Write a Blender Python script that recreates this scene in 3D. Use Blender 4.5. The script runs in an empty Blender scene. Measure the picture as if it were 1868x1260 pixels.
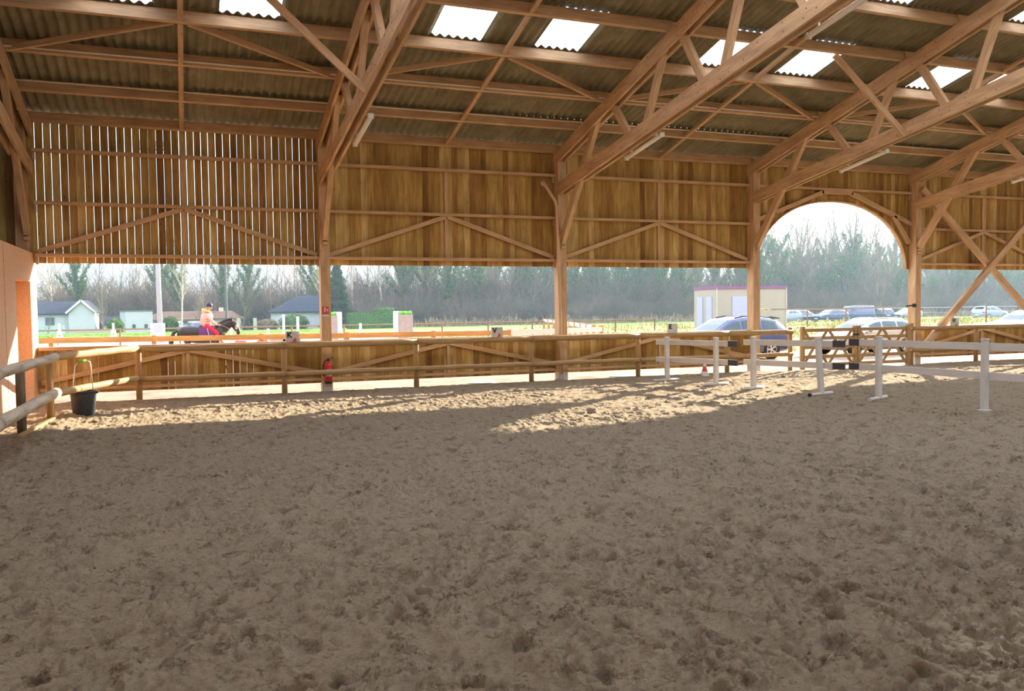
import bpy, math, random
import numpy as np
from mathutils import Vector, Matrix
random.seed(7); rng = np.random.default_rng(11)
SC = bpy.context.scene; COL = SC.collection

# ------------------------------------------------------------------ camera
F, YAW, PITCH, ROLL, EYE = 1550.2, 0.372239, 0.0436707, -0.0120888, 1.86
def cam_basis():
    fw = Vector((math.sin(YAW)*math.cos(PITCH), math.cos(YAW)*math.cos(PITCH), -math.sin(PITCH)))
    r = Vector((math.cos(YAW), -math.sin(YAW), 0)); u = r.cross(fw)
    c, s = math.cos(ROLL), math.sin(ROLL)
    return c*r+s*u, -s*r+c*u, fw
cr, cu, cf = cam_basis()
cam = bpy.data.objects.new('camera', bpy.data.cameras.new('camera')); COL.objects.link(cam)
cam.matrix_world = Matrix(((cr.x, cu.x, -cf.x, 0), (cr.y, cu.y, -cf.y, 0), (cr.z, cu.z, -cf.z, EYE), (0, 0, 0, 1)))
cam.data.sensor_width = 36; cam.data.lens = F/1868*36; cam.data.clip_end = 2000; cam.data.clip_start = .05
SC.camera = cam

# ------------------------------------------------------------------ light and exposure
SC.view_settings.view_transform = 'Standard'; SC.view_settings.look = 'None'; SC.view_settings.gamma = 1
SC.view_settings.exposure = 1.18
SUNV = Vector((2.65, 1.74, 1.0)).normalized()
sun = bpy.data.objects.new('sun', bpy.data.lights.new('sun', 'SUN')); COL.objects.link(sun)
sun.data.energy = 9.0; sun.data.color = (1.0, .88, .68); sun.data.angle = math.radians(.7)
sun.rotation_euler = SUNV.to_track_quat('Z', 'Y').to_euler()
W = bpy.data.worlds.new('sky'); SC.world = W; W.use_nodes = True
nt = W.node_tree; nt.nodes.clear()
def wn(t, **k):
    n = nt.nodes.new(t)
    for a, b in k.items(): setattr(n, a, b)
    return n
tc = wn('ShaderNodeTexCoord'); sep = wn('ShaderNodeSeparateXYZ'); nt.links.new(tc.outputs['Generated'], sep.inputs[0])
rp = wn('ShaderNodeValToRGB'); nt.links.new(sep.outputs['Z'], rp.inputs[0])
e = rp.color_ramp.elements
e[0].position = 0.02; e[0].color = (.29, .355, .40, 1); e[1].position = .75; e[1].color = (1.05, 1.18, 1.36, 1)
q = e.new(.12); q.color = (.38, .46, .52, 1); q = e.new(.35); q.color = (.98, 1.07, 1.17, 1)
dt = wn('ShaderNodeVectorMath', operation='DOT_PRODUCT'); nt.links.new(tc.outputs['Generated'], dt.inputs[0]); dt.inputs[1].default_value = SUNV
pw = wn('ShaderNodeMath', operation='POWER', use_clamp=True); mx = wn('ShaderNodeMath', operation='MAXIMUM'); mx.inputs[1].default_value = 0
nt.links.new(dt.outputs['Value'], mx.inputs[0]); nt.links.new(mx.outputs[0], pw.inputs[0]); pw.inputs[1].default_value = 5
mg = wn('ShaderNodeMixRGB', blend_type='ADD'); mg.inputs[2].default_value = (1.0, .92, .78, 1)
nt.links.new(pw.outputs[0], mg.inputs[0]); nt.links.new(rp.outputs[0], mg.inputs[1])
bg = wn('ShaderNodeBackground'); bg.inputs[1].default_value = 1.25; nt.links.new(mg.outputs[0], bg.inputs[0])
wo = wn('ShaderNodeOutputWorld'); nt.links.new(bg.outputs[0], wo.inputs[0])
cy = SC.cycles
cy.max_bounces = 7; cy.diffuse_bounces = 4; cy.glossy_bounces = 2; cy.transmission_bounces = 3; cy.transparent_max_bounces = 12
cy.volume_bounces = 0; cy.use_denoising = True; cy.use_adaptive_sampling = True; cy.adaptive_threshold = .02
cy.sample_clamp_indirect = 8; cy.caustics_reflective = False; cy.caustics_refractive = False

# ------------------------------------------------------------------ materials
def mat(name):
    m = bpy.data.materials.new(name); m.use_nodes = True; t = m.node_tree
    return m, t, t.nodes['Principled BSDF']
def N(t, typ, ins=(), **k):
    n = t.nodes.new(typ)
    for a, b in k.items(): setattr(n, a, b)
    for i, v in ins:
        if isinstance(v, bpy.types.NodeSocket): t.links.new(v, n.inputs[i])
        else: n.inputs[i].default_value = v
    return n
def ramp(t, src, stops):
    n = t.nodes.new('ShaderNodeValToRGB'); t.links.new(src, n.inputs[0]); e = n.color_ramp.elements
    e[0].position, e[0].color = stops[0][0], (*stops[0][1], 1); e[1].position, e[1].color = stops[-1][0], (*stops[-1][1], 1)
    for p, c in stops[1:-1]: q = e.new(p); q.color = (*c, 1)
    return n.outputs[0]
def plain(name, c, rough=.6, metal=0., noise=.0, scale=8., bump=0., spec=.3, coat=0.):
    m, t, b = mat(name); b.inputs['Roughness'].default_value = rough; b.inputs['Metallic'].default_value = metal
    b.inputs['Specular IOR Level'].default_value = spec; b.inputs['Coat Weight'].default_value = coat
    g = t.nodes.new('ShaderNodeTexCoord')
    nz = N(t, 'ShaderNodeTexNoise', [('Vector', g.outputs['Object']), ('Scale', scale), ('Detail', 4.)])
    d = noise
    cc = ramp(t, nz.outputs['Fac'], [(.3, tuple(x*(1-d) for x in c)), (.7, tuple(min(1, x*(1+d)) for x in c))])
    t.links.new(cc, b.inputs['Base Color'])
    if bump:
        bp = N(t, 'ShaderNodeBump', [('Height', nz.outputs['Fac']), ('Strength', bump), ('Distance', .02)]); t.links.new(bp.outputs[0], b.inputs['Normal'])
    return m
def wood(name, stops, grain=.35, knot=.6, rough=.65, knots=3.0):
    """sawn timber: grain along U of the UV map, a tone of its own for every plank"""
    m, t, b = mat(name); b.inputs['Roughness'].default_value = rough; b.inputs['Specular IOR Level'].default_value = .25
    uv = t.nodes.new('ShaderNodeTexCoord'); geo = t.nodes.new('ShaderNodeNewGeometry')
    off = N(t, 'ShaderNodeMath', [(0, geo.outputs['Random Per Island']), (1, 37.)], operation='MULTIPLY')
    cmb = N(t, 'ShaderNodeCombineXYZ', [(0, off.outputs[0]), (1, off.outputs[0])])
    ad = N(t, 'ShaderNodeVectorMath', [(0, uv.outputs['UV']), (1, cmb.outputs[0])], operation='ADD')
    mp = N(t, 'ShaderNodeMapping', [('Vector', ad.outputs[0]), ('Scale', (1.2, 26., 1.))])
    g1 = N(t, 'ShaderNodeTexNoise', [('Vector', mp.outputs[0]), ('Scale', 1.6), ('Detail', 6.), ('Roughness', .62), ('Distortion', .6)])
    mp2 = N(t, 'ShaderNodeMapping', [('Vector', ad.outputs[0]), ('Scale', (.9, 4., 1.))])
    g2 = N(t, 'ShaderNodeTexNoise', [('Vector', mp2.outputs[0]), ('Scale', 1.3), ('Detail', 3.)])
    base = ramp(t, geo.outputs['Random Per Island'], stops)
    gr = ramp(t, g1.outputs['Fac'], [(.3, (1-grain,)*3), (.7, (1+grain*.35,)*3)])
    gr2 = ramp(t, g2.outputs['Fac'], [(.3, (1-grain*.8, 1-grain*.9, 1-grain)), (.65, (1.08,)*3)])
    a = N(t, 'ShaderNodeMixRGB', [(0, 1.), (1, base), (2, gr)], blend_type='MULTIPLY')
    a2 = N(t, 'ShaderNodeMixRGB', [(0, 1.), (1, a.outputs[0]), (2, gr2)], blend_type='MULTIPLY')
    mp3 = N(t, 'ShaderNodeMapping', [('Vector', ad.outputs[0]), ('Scale', (1., 1.6, 1.))])
    vo = N(t, 'ShaderNodeTexVoronoi', [('Vector', mp3.outputs[0]), ('Scale', knots), ('Randomness', 1.)])
    kn = ramp(t, vo.outputs['Distance'], [(.035, (.30, .17, .10)), (.085, (1, 1, 1))])
    a3 = N(t, 'ShaderNodeMixRGB', [(0, knot), (1, a2.outputs[0]), (2, kn)], blend_type='MULTIPLY')
    t.links.new(a3.outputs[0], b.inputs['Base Color'])
    bp = N(t, 'ShaderNodeBump', [('Height', g1.outputs['Fac']), ('Strength', .18), ('Distance', .006)]); t.links.new(bp.outputs[0], b.inputs['Normal'])
    return m
M = {}
M['timber'] = wood('douglas_timber', [(0, (.57, .36, .195)), (.5, (.65, .42, .235)), (1, (.71, .48, .28))], .30)
M['board'] = wood('larch_boards', [(0, (.27, .135, .036)), (.12, (.42, .24, .062)), (.4, (.53, .345, .10)), (.68, (.60, .41, .13)), (.86, (.42, .21, .06)), (.92, (.68, .48, .18)), (1, (.74, .53, .22))], .42, .75)
M['board_unlit'] = wood('unlit_space_boards', [(0, (.10, .035, .012)), (.5, (.14, .05, .018)), (1, (.19, .07, .025))], .4, .6)  # dark colour stands in for the shade of the unlit left-hand space
M['rail'] = wood('round_fence_pole', [(0, (.42, .26, .11)), (1, (.55, .36, .17))], .35, .7)
M['rail_old'] = wood('weathered_fence_pole', [(0, (.52, .42, .31)), (1, (.60, .49, .36))], .4, .7)
M['darkpost'] = wood('dark_weathered_post', [(0, (.22, .16, .11)), (1, (.27, .20, .14))], .4, .6)
M['fencewood'] = wood('orange_paddock_board', [(0, (.50, .24, .08)), (1, (.62, .32, .12))], .3, .5)
M['brownfence'] = wood('old_brown_rail', [(0, (.20, .13, .09)), (1, (.30, .20, .13))], .3, .4)
M['white_pvc'] = plain('white_plastic', (.60, .56, .51), .45, noise=.05, scale=3)
M['white'] = plain('white_paint', (.62, .62, .60), .5, noise=.03)
M['black'] = plain('black_plastic', (.022, .022, .025), .45, noise=.1)
M['sleeve'] = plain('dark_sleeve', (.06, .06, .062), .5, noise=.1)
M['concrete'] = plain('pale_concrete', (.62, .56, .48), .85, noise=.12, scale=9, bump=.2)
M['osb'] = plain('wood_fibre_panel', (.70, .42, .25), .75, noise=.10, scale=26, bump=.05)
M['doorwood'] = plain('door_panel', (.52, .27, .13), .7, noise=.07, scale=14)
M['steel'] = plain('galvanised_steel', (.60, .60, .60), .4, .8, noise=.08)
M['cream'] = plain('cream_pipe', (.62, .42, .26), .5, noise=.04)
M['pvcgrey'] = plain('grey_pipe', (.42, .36, .33), .5, noise=.05)
M['tube'] = plain('tube_lamp_plastic', (.86, .80, .70), .35, noise=.02)
M['red'] = plain('red_enamel', (.62, .025, .018), .32, noise=.05, coat=.3)
M['bucket'] = plain('dark_rubber', (.045, .045, .048), .55, noise=.2, scale=12, bump=.1)
M['orange'] = plain('orange_cone', (.85, .10, .03), .5, noise=.05)
M['green'] = plain('green_turf', (.13, .48, .06), .8, noise=.2, scale=20, bump=.3)
M['greypaint'] = plain('grey_brown_block', (.33, .26, .24), .8, noise=.12)
M['lid'] = plain('pale_green_lid', (.42, .47, .38), .7, noise=.15, scale=6)
M['mast'] = plain('mast_metal', (.36, .37, .40), .6, 0., noise=.06)
M['yellow'] = plain('yellow_paint', (.80, .62, .18), .5, noise=.05)
M['poleRed'] = plain('red_paint', (.70, .10, .07), .5, noise=.05)
M['blue'] = plain('blue_paint', (.10, .14, .52), .5, noise=.05)
M['slate'] = plain('slate_roof', (.035, .04, .06), .9, noise=.15, scale=2, bump=.2, spec=.08)
M['render'] = plain('white_house_wall', (.46, .49, .53), .8, noise=.04, scale=2)
M['beige'] = plain('beige_house_wall', (.62, .50, .38), .8, noise=.08, scale=2)
M['tile'] = plain('brown_tile_roof', (.14, .085, .065), .95, noise=.2, scale=3, bump=.3, spec=.05)
M['darkwin'] = plain('window_glass_dark', (.05, .08, .12), .15, noise=.1, spec=.6)
M['palewin'] = plain('pale_shutter', (.42, .46, .66), .5, noise=.03)
M['teal'] = plain('teal_fence_panel', (.36, .50, .50), .7, noise=.05)
M['cabin'] = plain('cabin_panel', (.40, .375, .33), .6, noise=.04, scale=1.5)
M['magenta'] = plain('purple_cabin_trim', (.26, .13, .27), .5, noise=.08)
M['hedge'] = plain('clipped_hedge', (.055, .13, .035), .9, noise=.5, scale=5, bump=1.)
M['skin'] = plain('skin', (.50, .28, .19), .55, noise=.03)
M['jacket'] = plain('peach_jacket', (.60, .36, .31), .75, noise=.06, scale=18, bump=.2)
M['seam'] = plain('jacket_seams', (.40, .20, .17), .8, noise=.05)
M['fur'] = plain('fur_trim', (.55, .40, .22), .95, noise=.5, scale=40, bump=1.)
M['breeches'] = plain('red_breeches', (.62, .012, .035), .7, noise=.08, scale=15)
M['boot'] = plain('black_leather', (.02, .018, .018), .35, noise=.1)
M['helmet'] = plain('navy_helmet', (.012, .014, .035), .4, noise=.1)
M['coatblack'] = plain('dark_bay_coat', (.020, .012, .011), .42, noise=.35, scale=3, spec=.4)
M['face_light_and_filler'] = plain('greyish_face_light_and_filler', (.33, .28, .25), .6, noise=.2, scale=15)  # painted backlight on the horse's face; also the colour of a jump filler
M['purple'] = plain('purple_saddle_pad', (.10, .03, .10), .8, noise=.1)
M['leather'] = plain('brown_leather', (.12, .05, .025), .45, noise=.1)
M['tyre'] = plain('tyre_rubber', (.025, .024, .024), .8, noise=.1)
M['rim'] = plain('alloy_rim', (.62, .60, .58), .3, .8, noise=.04)
M['taillight'] = plain('red_lamp_lens', (.6, .03, .03), .2, noise=.05, spec=.6)
M['headlight'] = plain('clear_lamp_lens', (.7, .7, .7), .1, noise=.03, spec=.7)
M['carblue'] = plain('deep_blue_paint', (.008, .018, .12), .25, .2, noise=.02, spec=.6, coat=1.)
M['carsilver'] = plain('silver_paint', (.34, .34, .37), .25, .5, noise=.02, spec=.6, coat=1.)
M['carlight'] = plain('pale_blue_paint', (.25, .33, .48), .25, .4, noise=.02, spec=.6, coat=1.)
M['carnavy'] = plain('navy_paint', (.03, .055, .16), .25, .3, noise=.02, spec=.6, coat=1.)
M['carwhite'] = plain('white_car_paint', (.50, .51, .55), .25, .1, noise=.02, spec=.6, coat=1.)
M['cladding'] = plain('grey_plastic_cladding', (.10, .10, .11), .6, noise=.06)
M['bark'] = plain('bark', (.15, .13, .10), .9, noise=.3, scale=1.5)
M['bark_pale'] = plain('pale_birch_bark', (.40, .35, .28), .85, noise=.3, scale=2)
M['twig_brown'] = plain('reddish_twigs', (.19, .14, .105), .9, noise=.3, scale=.6)
def leafy(name, c1, c2):
    m, t, b = mat(name); g = t.nodes.new('ShaderNodeNewGeometry')
    cc = ramp(t, g.outputs['Random Per Island'], [(0, c1), (1, c2)]); t.links.new(cc, b.inputs['Base Color']); b.inputs['Roughness'].default_value = .7
    b.inputs['Specular IOR Level'].default_value = .2
    tr = N(t, 'ShaderNodeBsdfTranslucent', [('Color', cc)]); ms = N(t, 'ShaderNodeMixShader', [(0, .35), (1, b.outputs[0]), (2, tr.outputs[0])])
    t.links.new(ms.outputs[0], t.nodes['Material Output'].inputs[0]); return m
M['ivy'] = leafy('ivy_leaves', (.035, .085, .03), (.13, .22, .06))
M['conifer'] = leafy('conifer_needles', (.02, .05, .025), (.06, .11, .05))
M['drygrass'] = leafy('dry_grass_blades', (.10, .14, .04), (.36, .33, .17))
M['meadowblade'] = leafy('green_grass_blades', (.08, .19, .02), (.16, .29, .05))
M['brush'] = leafy('dry_brush', (.16, .12, .08), (.34, .26, .17))
def glass(name, c):
    m, t, b = mat(name); b.inputs['Base Color'].default_value = (*c, 1); b.inputs['Roughness'].default_value = .05; b.inputs['Specular IOR Level'].default_value = .8
    tr = N(t, 'ShaderNodeBsdfTransparent', [('Color', (.75, .88, .92, 1))]); ms = N(t, 'ShaderNodeMixShader', [(0, .30), (1, b.outputs[0]), (2, tr.outputs[0])])
    t.links.new(ms.outputs[0], t.nodes['Material Output'].inputs[0]); return m
M['glass'] = glass('car_glass', (.05, .09, .12))
def skylight_mat():
    m, t, b = mat('translucent_sheet'); b.inputs['Base Color'].default_value = (.85, .88, .95, 1); b.inputs['Roughness'].default_value = .35
    tr = N(t, 'ShaderNodeBsdfTransparent', [('Color', (.80, .88, 1, 1))]); tl = N(t, 'ShaderNodeBsdfTranslucent', [('Color', (.70, .76, .90, 1))])
    a = N(t, 'ShaderNodeMixShader', [(0, .80), (1, b.outputs[0]), (2, tl.outputs[0])]); c = N(t, 'ShaderNodeMixShader', [(0, .20), (1, a.outputs[0]), (2, tr.outputs[0])])
    t.links.new(c.outputs[0], t.nodes['Material Output'].inputs[0]); return m
M['skylight'] = skylight_mat()
def clear_mat():
    m, t, b = mat('added_fill_light_sheet'); b.inputs['Roughness'].default_value = .2  # clear sheet added overhead to let more fill light into the hall
    tr = N(t, 'ShaderNodeBsdfTransparent', [('Color', (.95, .97, 1, 1))]); c = N(t, 'ShaderNodeMixShader', [(0, .88), (1, b.outputs[0]), (2, tr.outputs[0])])
    t.links.new(c.outputs[0], t.nodes['Material Output'].inputs[0]); return m
M['clear'] = clear_mat()
def roof_mat():
    m, t, b = mat('fibre_cement_roof'); b.inputs['Roughness'].default_value = .85; b.inputs['Specular IOR Level'].default_value = .15
    g = t.nodes.new('ShaderNodeTexCoord')
    mp = N(t, 'ShaderNodeMapping', [('Vector', g.outputs['Object']), ('Scale', (1.1, .25, .25))])
    a = N(t, 'ShaderNodeTexNoise', [('Vector', mp.outputs[0]), ('Scale', 2.2), ('Detail', 5.), ('Roughness', .65)])
    c = N(t, 'ShaderNodeTexNoise', [('Vector', g.outputs['Object']), ('Scale', 3.), ('Detail', 3.), ('Roughness', .5)])
    x = N(t, 'ShaderNodeMath', [(0, a.outputs['Fac']), (1, c.outputs['Fac'])], operation='MULTIPLY')
    cc = ramp(t, x.outputs[0], [(.12, (.19, .16, .095)), (.27, (.25, .215, .13)), (.44, (.32, .285, .185))])
    t.links.new(cc, b.inputs['Base Color']); return m
M['roof'] = roof_mat()
def sand_mat(name, c1, c2, c3, bump=.5, sc=1.):
    m, t, b = mat(name); b.inputs['Roughness'].default_value = .95; b.inputs['Specular IOR Level'].default_value = .1
    g = t.nodes.new('ShaderNodeTexCoord')
    a = N(t, 'ShaderNodeTexNoise', [('Vector', g.outputs['Object']), ('Scale', (5. if name == 'trampled_sand' else .8)*sc), ('Detail', 6.), ('Roughness', .6)])
    c = N(t, 'ShaderNodeTexNoise', [('Vector', g.outputs['Object']), ('Scale', 34.*sc), ('Detail', 8.), ('Roughness', .75)])
    x = N(t, 'ShaderNodeMath', [(0, a.outputs['Fac']), (1, c.outputs['Fac'])], operation='ADD')
    cc = ramp(t, x.outputs[0], [(.78, c1), (1.0, c2), (1.22, c3)]); t.links.new(cc, b.inputs['Base Color'])
    for l in list(t.links):
        pass
    s = N(t, 'ShaderNodeMath', [(0, x.outputs[0]), (1, .5)], operation='MULTIPLY')
    rp_ = t.nodes[cc.node.name]; t.links.new(s.outputs[0], rp_.inputs[0])
    for el, p in zip(rp_.color_ramp.elements, (.39, .5, .61)): el.position = p
    hi = N(t, 'ShaderNodeTexNoise', [('Vector', g.outputs['Object']), ('Scale', 21.*sc), ('Detail', 10.), ('Roughness', .85)])
    bp = N(t, 'ShaderNodeBump', [('Height', hi.outputs['Fac']), ('Strength', bump), ('Distance', .13 if name == 'trampled_sand' else .05)]); t.links.new(bp.outputs[0], b.inputs['Normal'])
    return m
M['sand'] = sand_mat('trampled_sand', (.32, .222, .140), (.51, .38, .25), (.70, .555, .385), 1.)
M['gravel'] = sand_mat('pale_gravel', (.22, .15, .11), (.32, .235, .18), (.44, .34, .27), 1.)
M['outsand'] = sand_mat('outdoor_arena_sand', (.38, .31, .26), (.45, .38, .33), (.52, .45, .41), .5)
M['grass'] = sand_mat('meadow_grass', (.085, .165, .03), (.14, .235, .045), (.20, .29, .075), .6, .3)
M['rough'] = sand_mat('rough_field', (.13, .14, .05), (.22, .21, .09), (.30, .27, .14), .6, .4)
M['litter'] = sand_mat('woodland_floor', (.13, .10, .07), (.20, .155, .11), (.27, .21, .15), .6, .3)

# ------------------------------------------------------------------ mesh helpers
class MB:
    def __init__(s): s.v = []; s.f = []; s.uv = []
    def quad(s, pts, uv=None):
        b = len(s.v); s.v += [tuple(p) for p in pts]; s.f.append(tuple(range(b, b+len(pts))))
        s.uv += list(uv) if uv else [(p[0], p[2]) for p in pts]
    def face(s, idx, uv): s.f.append(tuple(idx)); s.uv += list(uv)
    def beam(s, p0, p1, w, h, up=(0, 0, 1), ends=1.0):
        p0, p1 = Vector(p0), Vector(p1); d = p1-p0; L = d.length; d.normalize(); up = Vector(up)
        a = d.cross(up)
        if a.length < 1e-4: a = d.cross(Vector((0, 1, 0)))
        a.normalize(); b = a.cross(d).normalized()
        i = len(s.v)
        for p in (p0, p1):
            for sa, sb in ((-1, -1), (1, -1), (1, 1), (-1, 1)): s.v.append(tuple(p+a*(sa*w/2)+b*(sb*h/2)))
        for k in range(4):
            j = (k+1) % 4; ww = w if k % 2 == 0 else h; o = k*.37
            s.face((i+k, i+4+k, i+4+j, i+j), ((0, o), (L, o), (L, o+ww), (0, o+ww)))
        s.face((i+3, i+2, i+1, i), ((.3, .1), (.32, .1), (.32, .12), (.3, .12))); s.face((i+4, i+5, i+6, i+7), ((.3, .1), (.32, .1), (.32, .12), (.3, .12)))
        return s
    def box(s, c, d):
        c = Vector(c); return s.beam(c-Vector((d[0]/2, 0, 0)), c+Vector((d[0]/2, 0, 0)), d[1], d[2])
    def tube(s, pts, rad, n=10, caps=True, flat=1.0, upv=(0, 0, 1)):
        """swept tube through pts; rad number or list of r or (ra, rb)"""
        pts = [Vector(p) for p in pts]; m = len(pts); b0 = len(s.v); L = 0
        rr = rad if isinstance(rad, (list, tuple)) else [rad]*m
        T = []
        for i in range(m):
            d = (pts[min(i+1, m-1)]-pts[max(i-1, 0)]); d.normalize(); T.append(d)
        up = Vector(upv)
        if abs(T[0].dot(up)) > .95: up = Vector((0, 1, 0)) if abs(T[0].y) < .9 else Vector((1, 0, 0))
        a = (up-T[0]*up.dot(T[0])).normalized(); Ls = [0]
        for i in range(1, m): Ls.append(Ls[-1]+(pts[i]-pts[i-1]).length)
        for i in range(m):
            a = a-T[i]*a.dot(T[i]); a = a.normalized() if a.length > 1e-6 else T[i].orthogonal().normalized(); c = T[i].cross(a)
            r = rr[i]; ra, rb = r if isinstance(r, (list, tuple)) else (r, r)
            for k in range(n):
                t = 2*math.pi*k/n; s.v.append(tuple(pts[i]+a*(ra*math.cos(t))+c*(rb*math.sin(t))))
        for i in range(m-1):
            for k in range(n):
                j = (k+1) % n; w = .06
                s.face((b0+i*n+k, b0+i*n+j, b0+(i+1)*n+j, b0+(i+1)*n+k), ((Ls[i], k*w), (Ls[i], k*w+w), (Ls[i+1], k*w+w), (Ls[i+1], k*w)))
        if caps:
            s.face([b0+k for k in range(n)][::-1], [(0, 0)]*n); s.face([b0+(m-1)*n+k for k in range(n)], [(0, 0)]*n)
        return s
    def lathe(s, c, prof, n=20, axis='z'):
        c = Vector(c); b0 = len(s.v); m = len(prof)
        for r, z in prof:
            for k in range(n):
                t = 2*math.pi*k/n
                o = {'z': (r*math.cos(t), r*math.sin(t), z), 'y': (r*math.cos(t), z, -r*math.sin(t)), 'x': (z, r*math.cos(t), r*math.sin(t))}[axis]
                s.v.append(tuple(c+Vector(o)))
        for i in range(m-1):
            for k in range(n):
                j = (k+1) % n
                s.face((b0+i*n+k, b0+i*n+j, b0+(i+1)*n+j, b0+(i+1)*n+k), [(prof[i][1], k*.05), (prof[i][1], k*.05+.05), (prof[i+1][1], k*.05+.05), (prof[i+1][1], k*.05)])
        return s
    def ell(s, c, r, nu=14, nv=9):
        prof = [(math.sin(math.pi*i/nv), -math.cos(math.pi*i/nv)) for i in range(nv+1)]
        b0 = len(s.v); s.lathe((0, 0, 0), [(max(a, .001), b) for a, b in prof], nu)
        for i in range(b0, len(s.v)): v = s.v[i]; s.v[i] = (c[0]+v[0]*r[0], c[1]+v[1]*r[1], c[2]+v[2]*r[2])
        return s
    def build(s, name, m=None, parent=None, smooth=False, loc=(0, 0, 0)):
        me = bpy.data.meshes.new(name); me.from_pydata(s.v, [], s.f); uvl = me.uv_layers.new(name='UVMap')
        uvl.data.foreach_set('uv', np.array(s.uv, dtype='f').ravel())
        if smooth: me.polygons.foreach_set('use_smooth', [True]*len(me.polygons))
        if m is not None: me.materials.append(m if not isinstance(m, str) else M[m])
        o = bpy.data.objects.new(name, me); COL.objects.link(o); o.location = loc
        if parent: o.parent = parent
        return o
def tag(o, label, cat, group=None, kind=None):
    o['label'] = label; o['category'] = cat
    if group: o['group'] = group
    if kind: o['kind'] = kind
    return o
def thing(name, label, cat, loc=(0, 0, 0), rz=0., group=None, kind=None):
    o = bpy.data.objects.new(name, None); COL.objects.link(o); o.location = loc; o.rotation_euler = (0, 0, rz); o.empty_display_size = .1
    return tag(o, label, cat, group, kind)
def copy_tree(o, parent=None):
    kids = [c for c in COL.objects if c.parent == o] if False else list(o.children)
    c = o.copy(); COL.objects.link(c)
    if parent: c.parent = parent
    for k in kids: copy_tree(k, c)
    return c
def arrmesh(name, V, Fq, m, parent=None, smooth=True):
    me = bpy.data.meshes.new(name); nv, nf, k = len(V), len(Fq), Fq.shape[1]
    me.vertices.add(nv); me.vertices.foreach_set('co', V.astype('f').ravel())
    me.loops.add(nf*k); me.loops.foreach_set('vertex_index', Fq.astype('i').ravel())
    me.polygons.add(nf); me.polygons.foreach_set('loop_start', np.arange(0, nf*k, k, dtype='i')); me.polygons.foreach_set('loop_total', np.full(nf, k, dtype='i'))
    me.polygons.foreach_set('use_smooth', np.full(nf, smooth)); me.materials.append(M[m]); me.update(calc_edges=True); me.validate()
    o = bpy.data.objects.new(name, me); COL.objects.link(o)
    if parent: o.parent = parent
    return o
def vnoise(x, y, seed=0):
    xi, yi = np.floor(x).astype(np.int64), np.floor(y).astype(np.int64); fx, fy = x-xi, y-yi
    fx = fx*fx*fx*(fx*(fx*6-15)+10); fy = fy*fy*fy*(fy*(fy*6-15)+10)
    def h(a, b):
        n = (a*374761393+b*668265263+seed*1442695041) & 0x7fffffff; n = ((n ^ (n >> 13))*1274126177) & 0x7fffffff
        return ((n ^ (n >> 16)) & 0xffff)/65535.
    return (h(xi, yi)*(1-fx)+h(xi+1, yi)*fx)*(1-fy)+(h(xi, yi+1)*(1-fx)+h(xi+1, yi+1)*fx)*fy
def grid(name, xs, ys, zf, m, parent=None):
    X, Y = np.meshgrid(xs, ys); Z = zf(X, Y); V = np.stack([X, Y, Z], -1).reshape(-1, 3); nx, ny = len(xs), len(ys)
    i = (np.arange(ny-1)[:, None]*nx+np.arange(nx-1)[None, :]).ravel(); Fq = np.stack([i, i+1, i+nx+1, i+nx], -1)
    return arrmesh(name, V, Fq, m, parent)

# ================================================================== the arena floor and the ground outside
def fbm(x, y, s, o, seed, ridge=False):
    r = 0; a = 1.; tot = 0
    for k in range(o):
        n = vnoise(x*s, y*s, seed+k)
        r = r+a*((1-np.abs(2*n-1)) if ridge else n); tot += a; a *= .52; s *= 2.07
    return r/tot
def worley(x, y, seed):
    xi, yi = np.floor(x).astype(np.int64), np.floor(y).astype(np.int64); best = np.full(x.shape, 9.)
    for a in (-1, 0, 1):
        for b in (-1, 0, 1):
            cx, cy_ = xi+a, yi+b; n = (cx*374761393+cy_*668265263+seed*144269) & 0x7fffffff; n = ((n ^ (n >> 13))*1274126177) & 0x7fffffff; n = n ^ (n >> 16)
            dx = cx+(n & 255)/255.-x; dy = cy_+((n >> 8) & 255)/255.-y; best = np.minimum(best, (dx*dx+dy*dy)*(.7+.9*((n >> 17) & 63)/63.))
    return np.sqrt(best)
def sand_z(X, Y):
    wx = X+.25*(vnoise(X*3, Y*3, 91)-.5); wy = Y+.25*(vnoise(X*3, Y*3, 92)-.5)
    z = .030*(fbm(wx, wy, .9, 2, 3)-.5)
    z += .045*(fbm(wx, wy, 3.6, 2, 20, True)-.62)
    c = fbm(wx, wy*1.15, 8.5, 3, 40); z += .11*(np.clip(c, .42, .68)-.5)
    z += .070*(fbm(wx*1.3, wy*1.3, 11., 3, 50, True)-.6)*np.clip((c-.40)*7, .15, 1)
    rough = np.clip((fbm(X, Y, 2.2, 2, 33)-.36)*6, .15, 1); z += .040*rough*np.sqrt(np.clip(1-1.6*worley(wx*14, wy*17, 5)**2, 0, 1))-.018*rough; z += .018*rough*np.sqrt(np.clip(1-1.6*worley(X*29, Y*33, 6)**2, 0, 1)); z += .012*(vnoise(X*52, Y*52, 61)-.5)
    e = np.clip((Y-18.7)/.5, 0, 1); z = z*(.85-.33*np.clip((Y-9)/5, 0, 1))*(1-.6*np.clip((Y-18.2)/1.2, 0, 1))+.05*np.exp(-((Y-19.25)/.22)**2)*(1-np.clip((X-14.8)/1., 0, 1)*np.clip((21.-X)/1., 0, 1))
    z = z-.06*np.clip((Y-19.45)/.25, 0, 1)+.04*np.exp(-((X+1.95-(Y-12)*.0)/.22)**2)
    return z
ys = [1.6]
while ys[-1] < 19.75: ys.append(ys[-1]+max(.011, .0037*ys[-1]))
ys = np.array(ys); xs = [-2.8]
while xs[-1] < 27.5: xs.append(xs[-1]+(.017 if xs[-1] < 7.5 else .034))
xs = np.array(xs); GX, GY = np.meshgrid(xs, ys); GZ = sand_z(GX, GY)
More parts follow.
